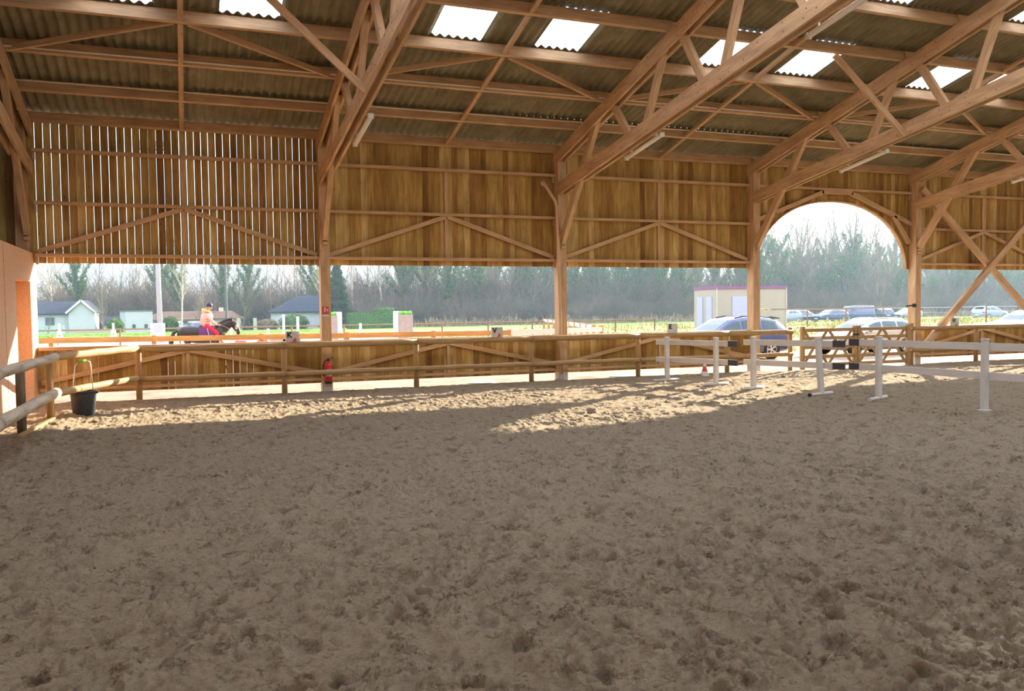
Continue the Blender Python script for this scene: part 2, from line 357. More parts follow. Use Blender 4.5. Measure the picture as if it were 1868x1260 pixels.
# hoof prints pressed into the sand
for k in range(3600):
    hx = rng.uniform(-2.4, 26); hy = 2+17*rng.random()**1.25; r = rng.uniform(.055, .085); dp = rng.uniform(.018, .042)
    i0, i1 = np.searchsorted(xs, [hx-.22, hx+.22]); j0, j1 = np.searchsorted(ys, [hy-.22, hy+.22])
    if i1-i0 < 3 or j1-j0 < 3: continue
    a = rng.uniform(0, 6.28); dx = GX[j0:j1, i0:i1]-hx; dy = GY[j0:j1, i0:i1]-hy
    u = (dx*math.cos(a)+dy*math.sin(a)); v = (-dx*math.sin(a)+dy*math.cos(a))/.85; d = np.sqrt(u*u+v*v)/r
    w = np.exp(-(d/.95)**6); rim = np.exp(-((d-1.35)/.32)**2)*(.6+.6*np.clip(u/r, -1, 1))
    GZ[j0:j1, i0:i1] = GZ[j0:j1, i0:i1]*(1-.8*w)-dp*w+.55*dp*rim
V = np.stack([GX, GY, GZ], -1).reshape(-1, 3); nx, ny = len(xs), len(ys)
i = (np.arange(ny-1)[:, None]*nx+np.arange(nx-1)[None, :]).ravel(); Fq = np.stack([i, i+1, i+nx+1, i+nx], -1)
tag(arrmesh('floor', V, Fq, 'sand'), 'trampled brown sand floor of the riding hall', 'floor', kind='structure')
tag(grid('floor', np.linspace(-2.8, 45, 80), np.linspace(-6, 1.6, 20), lambda X, Y: 0*X-.02, 'sand'), 'sand floor of the hall behind the viewer', 'floor', kind='structure')
tag(grid('floor', np.linspace(27.5, 45, 60), np.linspace(1.6, 19.7, 60), lambda X, Y: sand_z(X, Y), 'sand'), 'sand floor at the far right end of the hall', 'floor', kind='structure')
def zout(X, Y): return np.interp(Y, [19, 20.6, 25], [0, 0, -1])*np.where(X > 14.5, .2, .02)-.055+.012*(vnoise(X*4, Y*4, 5)-.5)
tag(grid('ground', np.linspace(-2.8, 14.5, 260), np.linspace(19.45, 27.5, 120), zout, 'gravel'), 'pale gravel strip along the outside of the timber wall', 'ground', kind='structure')
tag(grid('ground', np.linspace(-60, -2.8, 30), np.linspace(19.45, 27.5, 20), zout, 'gravel'), 'gravel strip beyond the left corner of the hall', 'ground', kind='structure')
tag(grid('ground', np.linspace(14.5, 70, 300), np.linspace(19.45, 31.5, 100), zout, 'gravel'), 'pale gravel yard where the blue and silver cars stand', 'ground', kind='structure')
tag(grid('ground', np.linspace(-60, 14.5, 300), np.linspace(27.5, 72, 160), lambda X, Y: -.06+.02*(vnoise(X*2, Y*2, 8)-.5), 'outsand'), 'pale sand of the outdoor riding arena', 'ground', kind='structure')
def zfield(X, Y):
    b = np.interp(Y, [31.5, 38, 46, 58, 75], [0, .35, .62, .62, 0])*np.clip((X-17)/8, 0, 1)
    return -.25+b+.18*(fbm(X, Y, .35, 4, 70)-.5)*np.clip((Y-31.5)/3, 0, 1)
tag(grid('ground', np.linspace(14.5, 110, 240), np.linspace(31.5, 84, 140), zfield, 'rough'), 'rough tussocky field bank behind the parked cars', 'ground', kind='structure')
tag(grid('ground', np.linspace(-60, 14.5, 90), np.linspace(72, 120, 70), lambda X, Y: -.06-1.05*np.clip((Y-92)/16, 0, 1)+.05*(fbm(X, Y, .1, 3, 75)-.5), 'grass'), 'bright green meadow beyond the outdoor arena', 'ground', kind='structure')
tag(grid('ground', np.linspace(14.5, 240, 160), np.linspace(84, 106, 30), lambda X, Y: -.25+.1*(fbm(X, Y, .1, 3, 75)-.5), 'grass'), 'green meadow in front of the woodland', 'ground', kind='structure')
tag(grid('ground', np.linspace(-200, 14.5, 20), np.linspace(120, 400, 20), lambda X, Y: 0*X-1.1, 'litter'), 'brown leaf-littered woodland floor behind the houses', 'ground', kind='structure')
tag(grid('ground', np.linspace(14.5, 420, 60), np.linspace(106, 400, 30), lambda X, Y: 0*X-.27+np.clip((Y-115)/100, 0, 1)*1.5, 'litter'), 'brown leaf-littered woodland floor', 'ground', kind='structure')

# ================================================================== long timber wall, bay by bay
BAY = 6.0; CX = [-2.85+6*k for k in range(9)]; WY = 20.12
def arch_z(x):
    t = (x-18.13)/2.80
    return 2.92+1.98*math.sqrt(max(0, 1-abs(t)**2.15)) if abs(t) < 1 else 2.92
def boards(x0, x1, z0, z1, gap, seed, arch=False):
    mb = MB(); r = random.Random(seed); x = x0
    while x < x1-.02:
        w = min(r.uniform(.145, .16), x1-x); g = gap(r, x)
        a, b = x+g/2, x+w-g/2; yy = WY+r.uniform(-.004, .004); th = .022; zt = z1
        def zb(t): return max(z0, arch_z(t)) if arch else z0+0*t
        segs = 3 if arch else 1
        uo = r.uniform(0, 9)
        b0 = len(mb.v)
        for s in range(segs+1):
            xx = a+(b-a)*s/segs
            for (y_) in (yy, yy+th): mb.v += [(xx, y_, zb(xx)), (xx, y_, zt)]
        for s in range(segs):
            i = b0+s*4; j = i+4
            def U(z, c): return (z+uo, c)
            c0, c1 = (b-a)*s/segs, (b-a)*(s+1)/segs; za, zc = zb(a+c0), zb(a+c1)
            mb.face((i, j, j+1, i+1), (U(za, c0), U(zc, c1), U(zt, c1), U(zt, c0)))
            mb.face((j+2, i+2, i+3, j+3), (U(zc, c1), U(za, c0), U(zt, c0), U(zt, c1)))
            mb.face((i, i+2, j+2, j), (U(za, c0), U(za+.02, c0), U(zc+.02, c1), U(zc, c1)))
            mb.face((i+1, j+1, j+3, i+3), (U(zt, c0), U(zt, c1), U(zt+.02, c1), U(zt+.02, c0)))
        mb.face((b0, b0+1, b0+3, b0+2), (U(zb(a), 0), U(zt, 0), U(zt, .02), U(zb(a), .02)))
        e = b0+segs*4; mb.face((e, e+2, e+3, e+1), (U(zb(b), 0), U(zb(b), .02), U(zt, .02), U(zt, 0)))
        x += w
    return mb
def gap_open(r, x): return .0105 if r.random() < .86 else .002
def gap_tight(r, x): return .009 if r.random() < .05 else (.0025 if r.random() < .12 else .0004)
names = {0: 'timber wall bay at the left, daylight showing through slits between its boards', 1: 'timber wall bay between the extinguisher post and the drainpipe post',
         2: 'timber wall bay right of the drainpipe post, before the arch', 3: 'timber wall bay pierced by the big arched gateway',
         4: 'timber wall bay right of the arch, crossed by two heavy diagonal struts', 5: 'timber wall bay beyond the right edge, first', 6: 'timber wall bay beyond the right edge, second', 7: 'timber wall bay beyond the right edge, third'}
for k in range(8):
    a, b = CX[k]+.0, CX[k+1]; t = thing('wall_back', names[k], 'wall', ((a+b)/2, 20.1, 0), kind='structure'); off = Vector(((a+b)/2, 20.1, 0))
    def put(mb, nm, m='timber', label=None):
        mb.v = [(v[0]-off.x, v[1]-off.y, v[2]-off.z) for v in mb.v]; o = mb.build(nm, m, t)
        if label: o['label'] = label
        return o
    put(boards(a, b, 2.92, 5.97, gap_open if k == 0 else gap_tight, 100+k, k == 3), 'upper_boarding', 'board')
    c0, c1, mid = a+.11, b-.11, (a+b)/2
    for z in ((5.24,) if k == 3 else (5.24, 4.16, 3.08)):
        mb = MB(); mb.beam((c0, 20.04, z), (c1, 20.04, z), .15, .065); put(mb, 'girt')
        if k < 5:
            for xx in (c0+.02, c1-.02): mb = MB(); mb.beam((xx, 20.05, z-.19), (xx, 20.05, z-.033), .05, .05); put(mb, 'girt_cleat')
    if k != 3:
        put(MB().beam((mid, 20.085, 2.92), (mid, 20.085, 5.24), .06, .085, (1, 0, 0)), 'stud')
        for s in (-1, 1): put(MB().beam((mid+s*.0, 20.05, 4.12), (mid+s*2.86, 20.05, 3.15), .075, .10), 'diagonal_brace')
        put(boards(a, b, .17, 1.16, (lambda r, x: .006 if r.random() < .12 else .001) if k == 0 else gap_tight, 200+k), 'lower_boarding', 'board')
        put(MB().beam((c0, 20.04, 1.13), (c1, 20.04, 1.13), .15, .07), 'girt')
        put(MB().beam((c0, 20.04, .27), (c1, 20.04, .27), .10, .06), 'girt')
        put(MB().beam((mid, 20.085, .17), (mid, 20.085, 1.1), .07, .075, (1, 0, 0)), 'stud')
        for s in (-1, 1): put(MB().beam((mid, 20.05, 1.03), (mid+s*2.86, 20.05, .42), .075, .10), 'diagonal_brace')
    else:
        pts = [(15.18, 3.72), (15.62, 4.22), (17.55, 5.15), (18.7, 5.15), (21.02, 4.32)]
        put(MB().beam((17.6, 20.04, 5.155), (18.75, 20.04, 5.155), .14, .10), 'arch_brace')
        put(MB().beam((18.7, 20.04, 5.15), (21.05, 20.04, 4.30), .14, .12), 'arch_brace')
        put(MB().beam((17.65, 20.04, 5.15), (15.25, 20.04, 4.25), .14, .12), 'arch_brace')
        put(MB().beam((20.35, 20.04, 4.52), (20.98, 20.04, 3.72), .14, .12), 'arch_brace')
        put(MB().beam((15.92, 20.04, 4.52), (15.28, 20.04, 3.72), .14, .12), 'arch_brace')
        mb = MB(); n = 40; P = [(18.13-2.80*math.cos(math.pi*q/n)) for q in range(n+1)]
        for q in range(n):
            x0_, x1_ = P[q], P[q+1]
            if q == 0: mb.beam((x0_, 20.12, 2.93), (x1_, 20.12, arch_z(x1_)), .12, .035, (0, -1, 0) if False else (0, 0, 1))
            else: mb.beam((x0_, 20.12, arch_z(x0_)), (x1_, 20.12, arch_z(x1_)), .12, .035, (-1 if x0_ < 18 else 1, 0, 1.5))
        put(mb, 'arch_rim')
# ---- posts
post_l = ['timber corner post at the left end of the slit wall', 'timber post carrying the fire extinguisher', 'timber post with the drainpipe running down it', 'timber post on the left side of the arch', 'timber post on the right side of the arch', 'timber post past the diagonal struts, at the right edge', 'timber post beyond the right edge, first', 'timber post beyond the right edge, second', 'timber post beyond the right edge, third']
for k, x in enumerate(CX):
    t = thing('timber_post', post_l[k], 'post', (x-(.10 if k == 0 else 0), 19.95, -.05))
    MB().beam((0, 0, .26), (0, 0, 5.85), .29, .22, (1, 0, 0)).build('post_shaft', 'timber', t)
    MB().beam((0, .0, -.02), (0, .0, .26), .30, .23, (1, 0, 0)).build('concrete_footing', 'concrete', t)['label'] = 'pale concrete footing'
# heavy X struts right of the arch
for (p0, p1, l) in (((21.2, 19.74, 5.35), (27.1, 19.74, .55), 'heavy diagonal strut falling to the right from the arch post'), ((20.95, 19.60, .35), (26.9, 19.60, 5.6), 'heavy diagonal strut rising to the right, crossing in front of the other')):
    c = Vector(p0); tag(MB().beam((0, 0, 0), Vector(p1)-c, .10, .20).build('wind_strut', 'timber', loc=c), l, 'timber strut')

# ================================================================== roof
SL = .262
def rz(y): return 5.80+SL*(20.1-y)           # underside of the purlins
PY = [20.16-1.38*k for k in range(10)]; PY[0] = 20.035
def put2(mb, nm, m, loc, parent=None, smooth=False):
    mb.v = [(v[0]-loc[0], v[1]-loc[1], v[2]-loc[2]) for v in mb.v]; o = mb.build(nm, m, parent, smooth)
    if not parent: o.location = loc
    return o
pl = ['eaves beam lying on top of the boarded wall', 'first purlin above the eaves beam, a thin white conduit clipped along it', 'second purlin above the eaves, with white conduit and brace feet', 'third purlin above the eaves, where the V braces meet, below a row of skylights', 'fourth purlin above the eaves, just above the lower skylight row', 'fifth purlin above the eaves, at the top of the picture'] + ['higher purlin towards the ridge, number %s' % w for w in ('six', 'seven', 'eight', 'nine')]
for k, y in enumerate(PY):
    z = rz(y); L0, L1 = -9.0, 45.3; hh = .20 if k == 0 else .22
    up = Vector((0, SL, 1)).normalized()
    t = thing('purlin', pl[k], 'roof beam', (0, y, z)); 
    for j in range(-1, 8):
        xa, xb = -2.85+6*j, -2.85+6*(j+1); yo = .012*(-1)**j
        put2(MB().beam((xa-.0, y+yo, z+hh/2), (xb+.0, y+yo, z+hh/2), .075 if k else .10, hh, up), 'beam_length', 'timber', (0, y, z), t)
# thin white conduits on purlins
for k, l in ((1, 'thin white conduit clipped along the first purlin above the eaves'), (2, 'thin white conduit clipped along the second purlin above the eaves')):
    y = PY[k]-.062; z = rz(y)+(.17 if k == 1 else .055); mb = MB(); mb.tube([(x, y, z) for x in (-2.8, 10, 26, 40)], .016, 6)
    t = put2(mb, 'conduit', 'tube', (0, y, z)); tag(t, l, 'conduit')
    mb = MB()
    for q in range(60): mb.box((-2.5+q*.72, y, z), (.02, .034, .03))
    put2(mb, 'clips', 'white', (0, y, z), t)['kind'] = 'stuff'
# corrugated sheets
SKY = [(1.5, 2.55), (3.65, 4.67)]           # offsets inside a bay, from its left truss
skyX = []
for k in range(8):
    for o0, o1 in SKY: skyX.append((CX[k]+o0, CX[k]+o1))
skyX = [(a+.12, b+.02) if False else (a, b) for a, b in skyX]
roof = thing('ceiling', 'dark corrugated fibre cement roof over the hall', 'roof', (0, 20, 6), kind='structure')
wl = .177
def corr(x): return .030*np.sin(2*np.pi*x/wl)
def sheet(x0, x1, y0, y1, m, nm, parent, off, lift=0.):
    xs_ = np.arange(round(x0/wl*6), round(x1/wl*6)+1)*wl/6
    rows = [y0, (y0+y1)/2, y1]; V = []
    for i_, y in enumerate(rows):
        z = rz(y)+.255+.028-i_*.014+lift; V.append(np.stack([xs_-off[0], np.full_like(xs_, y-off[1]), z+corr(xs_)-off[2]], -1))
    V = np.concatenate(V); n = len(xs_); i = (np.arange(2)[:, None]*n+np.arange(n-1)[None, :]).ravel()
    return arrmesh(nm, V, np.stack([i, i+n, i+n+1, i+1], -1), m, parent)
rowspan = [(PY[0]+.55, PY[1]-.06)]+[(PY[k]+.09, PY[k+1]-.06) for k in range(1, 6)]
for r_, (y0, y1) in enumerate(rowspan):
    cuts = [-9.0]
    if r_ in (3, 5):
        for a, b in skyX: cuts += [a, b]
    cuts.append(45.3)
    for c in range(0, len(cuts), 2): sheet(cuts[c], cuts[c+1], y0, y1, 'roof', 'roof_sheet', roof, (0, 20, 6))
    if r_ in (3, 5):
        for q, (a, b) in enumerate(skyX):
            bay = q//2; side = ('left', 'right')[q % 2]; off = ((a+b)/2, (y0+y1)/2, rz(y0))
            o = sheet(a-.0, b+.0, y0, y1, 'skylight', 'skylight', None, off, .006); o.location = off
            bn = ['over the slit wall', 'right of the extinguisher truss', 'right of the drainpipe truss', 'over the arch', 'right of the arch', 'one bay past the edge', 'two bays past the edge', 'three bays past the edge'][bay]
            rn = {3: 'lower row', 5: 'upper row', 7: 'topmost row'}[r_]
            tag(o, 'bright skylight %s, %s, %s of its pair' % (bn, rn, side), 'skylight', 'translucent skylights in the roof')
# clear ridge strip and near roof slope, unseen, added to light the hall
for a_, b_, m_, n_, l_ in ((9.0, 9.0, 0, 0, 0),):
    YR0 = 7.95; zr_ = rz(YR0)+.29
    V = []; xs_ = np.arange(0, 307)*.177-9.0
    for y_ in (11.86, 9.9, 7.98): V.append(np.stack([xs_, np.full_like(xs_, y_-9.3), rz(y_)+.285-8.6+corr(xs_*1.0)], -1))
    V = np.concatenate(V); n = len(xs_); i = (np.arange(2)[:, None]*n+np.arange(n-1)[None, :]).ravel()
    o = arrmesh('skylight', V, np.stack([i, i+n, i+n+1, i+1], -1), 'clear'); o.location = (0, 9.3, 8.6); tag(o, 'unseen clear roof strip along the ridge, added to light the sand and timber', 'skylight')
NY = [8.0, 4.2, 1., -4.4]  # unseen near slope added for its light; top strip is clear
for q in range(3):
    V = []; xs_ = np.arange(0, 612)*.0885-9.0; n = len(xs_)
    for y_ in (NY[q], NY[q+1]): V.append(np.stack([xs_, np.full_like(xs_, y_), zr_-(8.02-y_)*SL+corr(xs_)-6], -1))
    V = np.concatenate(V); i = np.arange(n-1); o = arrmesh('roof_sheet', V, np.stack([i, i+n, i+n+1, i+1], -1), 'roof' if q else 'clear', roof)
    o.location = (0, -20, 0)
tag(grid('ground', np.linspace(-60, 80, 40), np.linspace(-60, -6, 20), lambda X, Y: -.1+0*X, 'gravel'), 'gravel yard behind the viewer', 'ground', kind='structure')
mb = MB(); mb.beam((-9, -4.2, 4.45), (45, -4.2, 4.45), .03, 2.9); tag(put2(mb, 'wall_front_added', 'board', (18, -4.2, 4.4)), 'unseen boarded upper wall behind the viewer, added to shape the fill light', 'wall', kind='structure')  # unseen wall added to hold back fill light from behind the viewer
# mid-bay rafters' ties (one line of short noggings per bay) and the V braces
bn = ['leftmost roof bay over the slit wall', 'roof bay between extinguisher and drainpipe posts', 'roof bay between drainpipe post and arch', 'roof bay over the arch', 'roof bay right of the arch', 'roof bay past the right edge, first', 'roof bay past the right edge, second', 'roof bay past the right edge, third']
for k in range(8):
    mx_ = (CX[k]+CX[k+1])/2; t = thing('nogging_line', 'sloping line of short timbers between purlins in the %s' % bn[k], 'timber tie', (mx_, 20, 6))
    for j in range(0, 9):
        ya, yb = PY[j]-.04, PY[j+1]+.04
        put2(MB().beam((mx_, ya, rz(ya)+.035), (mx_, yb, rz(yb)+.035), .09, .07), 'nogging', 'timber', (mx_, 20, 6), t)
    for s, w in ((-1, 'left'), (1, 'right')):
        y1, y0 = PY[3]+.05, PY[2]-.0
        o = put2(MB().beam((mx_+s*.12, y1, rz(y1)+.05), (mx_+s*2.85, y0, rz(y0)+.05), .07, .10), 'purlin_brace', 'timber', (mx_, y1, rz(y1)))
        tag(o, '%s arm of the shallow V brace under the %s' % (w, bn[k]), 'roof brace')

# ================================================================== trusses
def uz(y): return 5.80+.258*(20.1-y)          # top of the upper chord
def lz(y): return 4.98+.158*(20.1-y)          # top of the lower chord
tl = ['gable truss at the far left over the panel wall', 'truss on the extinguisher post, a tube light under its lower chord', 'truss on the drainpipe post, seen side-on in the middle of the roof', 'truss on the left arch post, a tube light under its lower chord', 'truss on the right arch post, at the right edge', 'truss beyond the right edge, first', 'truss beyond the right edge, second', 'truss beyond the right edge, third', 'truss beyond the right edge, fourth']
YR = 7.4
for k, x in enumerate(CX):
    t = thing('roof_truss', tl[k], 'roof truss', (x, 20, 5)); off = (x, 20, 5)
    for s in (-1, 1):
        xx = x+s*.085
        put2(MB().beam((xx, 20.12, uz(20.12)-.16), (xx, YR, uz(YR)-.16), .055, .30), 'upper_chord', 'timber', off, t)
        put2(MB().beam((xx, 20.0, lz(20.0)-.15), (xx, YR, lz(YR)-.15), .055, .29), 'lower_chord', 'timber', off, t)
    webs = [((19.78, 3.58), (17.72, uz(17.72)-.1)), ((17.1, uz(17.1)-.12), (16.25, lz(16.25)-.1)), ((15.62, lz(15.62)-.1), (14.82, uz(14.82)-.1)), ((14.3, uz(14.3)-.1), (13.45, lz(13.45)-.1)),
            ((12.9, lz(12.9)-.1), (12.2, uz(12.2)-.1)), ((11.6, uz(11.6)-.1), (10.7, lz(10.7)-.1)), ((10.2, lz(10.2)-.1), (9.5, uz(9.5)-.1))]
    for q, ((ya, za), (yb, zb_)) in enumerate(webs):
        d = Vector((0, yb-ya, zb_-za)).normalized(); n = Vector((0, -d.z, d.y))
        put2(MB().beam((x, ya, za), (x, yb, zb_), .11, .19 if q == 0 else .15, n), 'knee_brace' if q == 0 else 'web', 'timber', off, t)
    if k < 5:  # notched blocks at the foot of the knee brace, bolt heads along the chords
        for z_ in (3.50, 3.40): put2(MB().box((x, 19.77, z_), (.11, .10, .06)), 'packing_block', 'timber', off, t)
        mb = MB(); rr = random.Random(k)
        for yq in np.arange(10, 19.8, .36):
            for f, dd in ((uz, .08), (uz, .24), (lz, .08), (lz, .23)):
                if rr.random() < .6: mb.lathe((x-.1125, yq+rr.uniform(-.1, .1), f(yq)-dd+rr.uniform(-.03, .03)), [(.001, -.006), (.012, -.004), (.012, .002)], 6, 'x')
        put2(mb, 'bolt_heads', 'leather', off, t)['kind'] = 'stuff'
# steep sway braces from trusses up to the purlins
for x, l, y0_, y1_ in ((3.15, 'steep sway brace from the extinguisher truss up into the leftmost bay', 14.5, 14.72), (15.15, 'steep sway brace from the left arch truss up into the bay before it', 14.3, 14.72), (27.15, 'steep sway brace beyond the right edge', 14.3, 14.72)):
    p0 = Vector((x-.1, 14.5, lz(14.5)-.28)); p1 = Vector((x-1.85, PY[4]+.1, rz(PY[4]))); tag(put2(MB().beam(p0, p1, .07, .12), 'sway_brace', 'timber', p0), l, 'timber brace')
# tube lights
def tube_light(x, y0, y1, l):
    z0, z1 = lz(y0)-.36, lz(y1)-.36; p0, p1 = Vector((x+.17, y0, z0)), Vector((x+.17, y1, z1))
    t = thing('tube_light', l, 'light fitting', p0); put2(MB().tube([p0, p1], [(.045, .05)]*2, 12), 'diffuser', 'tube', p0, t, True)
    for q in (.15, .85):
        c = p0.lerp(p1, q); put2(MB().beam(c, c+Vector((0, 0, .12)), .03, .03), 'bracket', 'white', p0, t)
    for c in (p0, p1): put2(MB().box(c, (.10, .03, .09)), 'end_cap', 'white', p0, t)
tube_light(3.15, 16.88, 15.38, 'white tube light hanging under the extinguisher truss')
tube_light(9.15, 16.75, 15.26, 'white tube light under the drainpipe truss, lower of two')
tube_light(9.15, 10.9, 9.4, 'white tube light under the drainpipe truss, higher one at the top edge')
tube_light(15.15, 16.74, 15.27, 'white tube light under the left arch truss')
tube_light(21.15, 16.8, 15.3, 'white tube light under the right arch truss, at the right edge')

# ================================================================== left side: panel wall, dark room above
wl_ = thing('wall_left', 'smooth tan fibre panel wall of the left-hand room', 'wall', (-2.85, 14, 0), kind='structure'); off = (-2.85, 14, 0)
for (y0, y1, z0, z1) in ((-4, 17.9, -.05, 3.12), (19.55, 20.35, .16, 3.12), (17.9, 19.55, 2.55, 3.12)):
    put2(MB().beam((-2.85, y0, (z0+z1)/2), (-2.85, y1, (z0+z1)/2), .12, z1-z0), 'wall_panel', 'osb', off, wl_)
mb = MB()
for y in (9.3, 11.8, 14.3, 16.8): mb.box((-2.787, y, 1.6), (.006, .008, 3.0))
put2(mb, 'panel_joint', 'doorwood', off, wl_)
for (a_, b_, w_, h_) in (((-3.25, 19.58, 1.25), (-2.795, 19.58, 1.25), .05, 2.6), ((-3.25, 17.87, 1.25), (-2.795, 17.87, 1.25), .05, 2.6), ((-3.25, 18.72, 2.57), (-2.80, 18.72, 2.57), 1.68, .10)):
    put2(MB().beam(a_, b_, w_, h_), 'door_lining', 'osb', off, wl_)
d = tag(put2(MB().beam((-3.2, 17.9, 1.27), (-3.2, 19.55, 1.27), .05, 2.56), 'door_1', 'doorwood', (-3.2, 18.7, 0)), 'plain flush door deep in its recess in the tan panel wall', 'door', kind='structure')
put2(MB().tube([(-3.18, 18.05, 1.03), (-3.12, 18.05, 1.03), (-3.12, 18.17, 1.03)], .01, 8), 'door_handle', 'steel', (-3.2, 18.7, 0), d)
tag(put2(MB().beam((-5.9, -4, 3.06), (-5.9, 20.0, 3.06), 5.9, .12), 'ceiling', 'board_unlit', (-5.9, 8, 3)), 'dark boarded top of the low room at the left', 'ceiling', kind='structure')
mb = MB(); r = random.Random(5)
y = -4.
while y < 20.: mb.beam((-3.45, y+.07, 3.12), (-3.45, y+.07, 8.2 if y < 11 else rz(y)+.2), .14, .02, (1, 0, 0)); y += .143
tag(put2(mb, 'wall_left', 'board_unlit', (-3.45, 8, 3)), 'boarding high on the left above the panel wall, unlit shade put into its colour', 'wall', kind='structure')  # shade of the open unlit space is painted into these boards
mb = MB(); x = -9.
while x < -2.9: mb.beam((x+.07, 20.13, -.05), (x+.07, 20.13, 6.0), .02, .142, (1, 0, 0)); x += .1435
tag(put2(mb, 'wall_back', 'board', (-6, 20.1, 0)), 'boarded wall closing the left-hand room', 'wall', kind='structure')

# ================================================================== round-pole fence around the track
def post(p, h, r, parent, off, m='rail'):
    put2(MB().tube([(p[0], p[1], -.1), (p[0], p[1], h-.02), (p[0], p[1], h)], [r, r, r*.82], 14), 'post', m, off, parent, True)
def rail(a, b, z, r, parent, off, m='rail', nm='rail', z2=None, bow=.006):
    a, b = Vector((*a, z)), Vector((*b, z if z2 is None else z2)); n = 8; d = (b-a); s = d.cross(Vector((0, 0, 1))).normalized()
    pts = [a+d*(i/n)+s*random.uniform(-bow, bow)+Vector((0, 0, random.uniform(-bow, bow))) for i in range(n+1)]
    rr = [r*random.uniform(.93, 1.07) for _ in pts]; put2(MB().tube(pts, rr, 14), nm, m, off, parent, True)
off = (5, 19.4, 0); t = thing('pole_fence', 'long two-rail round-pole fence in front of the timber wall, from left corner to gate', 'fence', off)
FP = [(-.83, 19.35), (2.14, 19.36), (5.18, 19.42), (8.14, 19.45), (11.2, 19.5), (13.98, 19.48), (16.13, 19.5)]
for k, p in enumerate(FP): post((p[0], p[1]+.09), 1.14 if k < 6 else 1.22, .062, t, off)
for i_ in range(len(FP)-1):
    a, b = FP[i_], FP[i_+1]
    rail(a, (b[0]+.0, b[1]), 1.10, .068, t, off); rail(a, b, .47, .058, t, off)
off = (-2, 15, 0); t = thing('pole_fence', 'weathered round-pole fence running along the panel wall to the chamfered corner', 'fence', off)
post((-2.10, 16.38), 1.12, .062, t, off); post((-2.31, 14.9), 1.08, .068, t, off, 'darkpost'); post((-2.28, 11.5), 1.1, .065, t, off); post((-2.28, 8.4), 1.1, .065, t, off)
rail((-2.08, 16.3), (-.86, 19.3), 1.12, .072, t, off, 'rail'); rail((-2.08, 16.3), (-.86, 19.3), .50, .066, t, off, 'rail')
rail((-2.0, 16.35), (-2.14, 12.2), 1.12, .078, t, off, 'rail_old'); rail((-2.14, 12.2), (-2.14, 8.), 1.1, .078, t, off, 'rail_old')
rail((-2.0, 16.3), (-2.10, 11.9), .52, .085, t, off, 'rail_old'); rail((-2.10, 11.9), (-2.12, 8.), .5, .08, t, off, 'rail_old')
put2(MB().beam((-2.02, 16.6, .02), (-2.28, 14.4, -.01), .05, .16), 'kick_board', 'rail', off, t)
off = (24, 19.4, 0); t = thing('pole_fence', 'round-pole fence right of the gate, running out at the right edge', 'fence', off)
for p in ((20.62, 19.5), (23.3, 19.5), (26.3, 19.5), (29.3, 19.5)): post((p[0], p[1]+.06), 1.16 if p[0] > 21 else 1.27, .066, t, off)
for z, r in ((1.11, .066), (.45, .058)):
    rail((20.55, 19.45), (26.3, 19.45), z, r, t, off); rail((26.3, 19.45), (32.5, 19.45), z, r, t, off)
def gate(x0, x1, l, hinge):
    off = ((x0+x1)/2, 19.5, 0); t = thing('field_gate', l, 'gate', off); Y = 19.48
    for x in (x0+.05, x1-.05): put2(MB().beam((x, Y, .02), (x, Y, 1.24), .10, .10, (1, 0, 0)), 'stile', 'fencewood' if False else 'rail', off, t)
    for z in (1.13, .90, .37, .14): put2(MB().beam((x0+.1, Y, z), (x1-.1, Y, z), .045, .095), 'bar', 'rail', off, t)
    w = (x1-x0-.2)/2
    for c in range(2):
        a, b = x0+.1+c*w, x0+.1+(c+1)*w; m_ = (a+b)/2
        for s in (-1, 1):
            put2(MB().beam((m_+s*.06, Y+.04, .68), (m_+s*(w/2-.03), Y+.04, 1.12), .03, .08), 'lattice_bar', 'rail', off, t)
            put2(MB().beam((m_+s*.06, Y+.04, .64), (m_+s*(w/2-.03), Y+.04, .15), .03, .08), 'lattice_bar', 'rail', off, t)
        put2(MB().beam((a, Y+.03, .64), (b, Y+.03, .64), .03, .09), 'bar', 'rail', off, t)
    return t, off
t, off = gate(16.42, 18.42, 'left leaf of the lattice timber gate, in front of the arch', 0)
put2(MB().box((18.36, 19.42, .98), (.20, .04, .05)), 'latch', 'black', off, t)
gate(18.44, 20.44, 'right leaf of the lattice timber gate, in front of the arch', 1)

# arena letters standing on the fence rail
def letter(ch, x, zb, l, col, red=True):
    c = (x, 19.44, 1.155); t = thing('arena_letter', l, 'sign', c)
    put2(MB().box((x, 19.44, 1.155+.125), (.29, .05, .25)), 'board', 'white_pvc', c, t)
    cu_ = bpy.data.curves.new('letter_face', 'FONT'); cu_.body = ch; cu_.size = .17; cu_.extrude = .003; cu_.offset = .006
    tmp = bpy.data.objects.new('tmp', cu_); COL.objects.link(tmp); bpy.context.view_layer.update()
    me = bpy.data.meshes.new_from_object(tmp.evaluated_get(bpy.context.evaluated_depsgraph_get())); bpy.data.objects.remove(tmp)
    me.materials.clear(); me.materials.append(M['black']); o = bpy.data.objects.new('letter_face', me); COL.objects.link(o); o.parent = t; o.location = (-.12, -.030, .115); o.rotation_euler = (math.pi/2, 0, 0)
    mb = MB(); yy = -.028; r = random.Random(ord(ch))
    mb.v = []; 
    for (dx, dz, rx, rz_) in ((.04, .035, .030, .035), (.055, .075, .018, .024), (.03, .012, .045, .012), (.075, .05, .02, .018), (.035, .062, .016, .012)):
        mb.ell((dx, yy, dz+.006), (rx, .004, rz_), 8, 6)
    mb.build('emblem', col, t)['label'] = 'small printed emblem'
letter('K', 2.33, 0, 'white marker board with black letter K on the fence rail', 'poleRed')
letter('V', 7.2, 0, 'white marker board with black letter V on the fence rail', 'poleRed')
letter('E', 12.16, 0, 'white marker board with black letter E on the fence rail', 'palewin')
letter('H', 22.25, 0, 'white marker board with black letter H on the fence rail', 'greypaint')

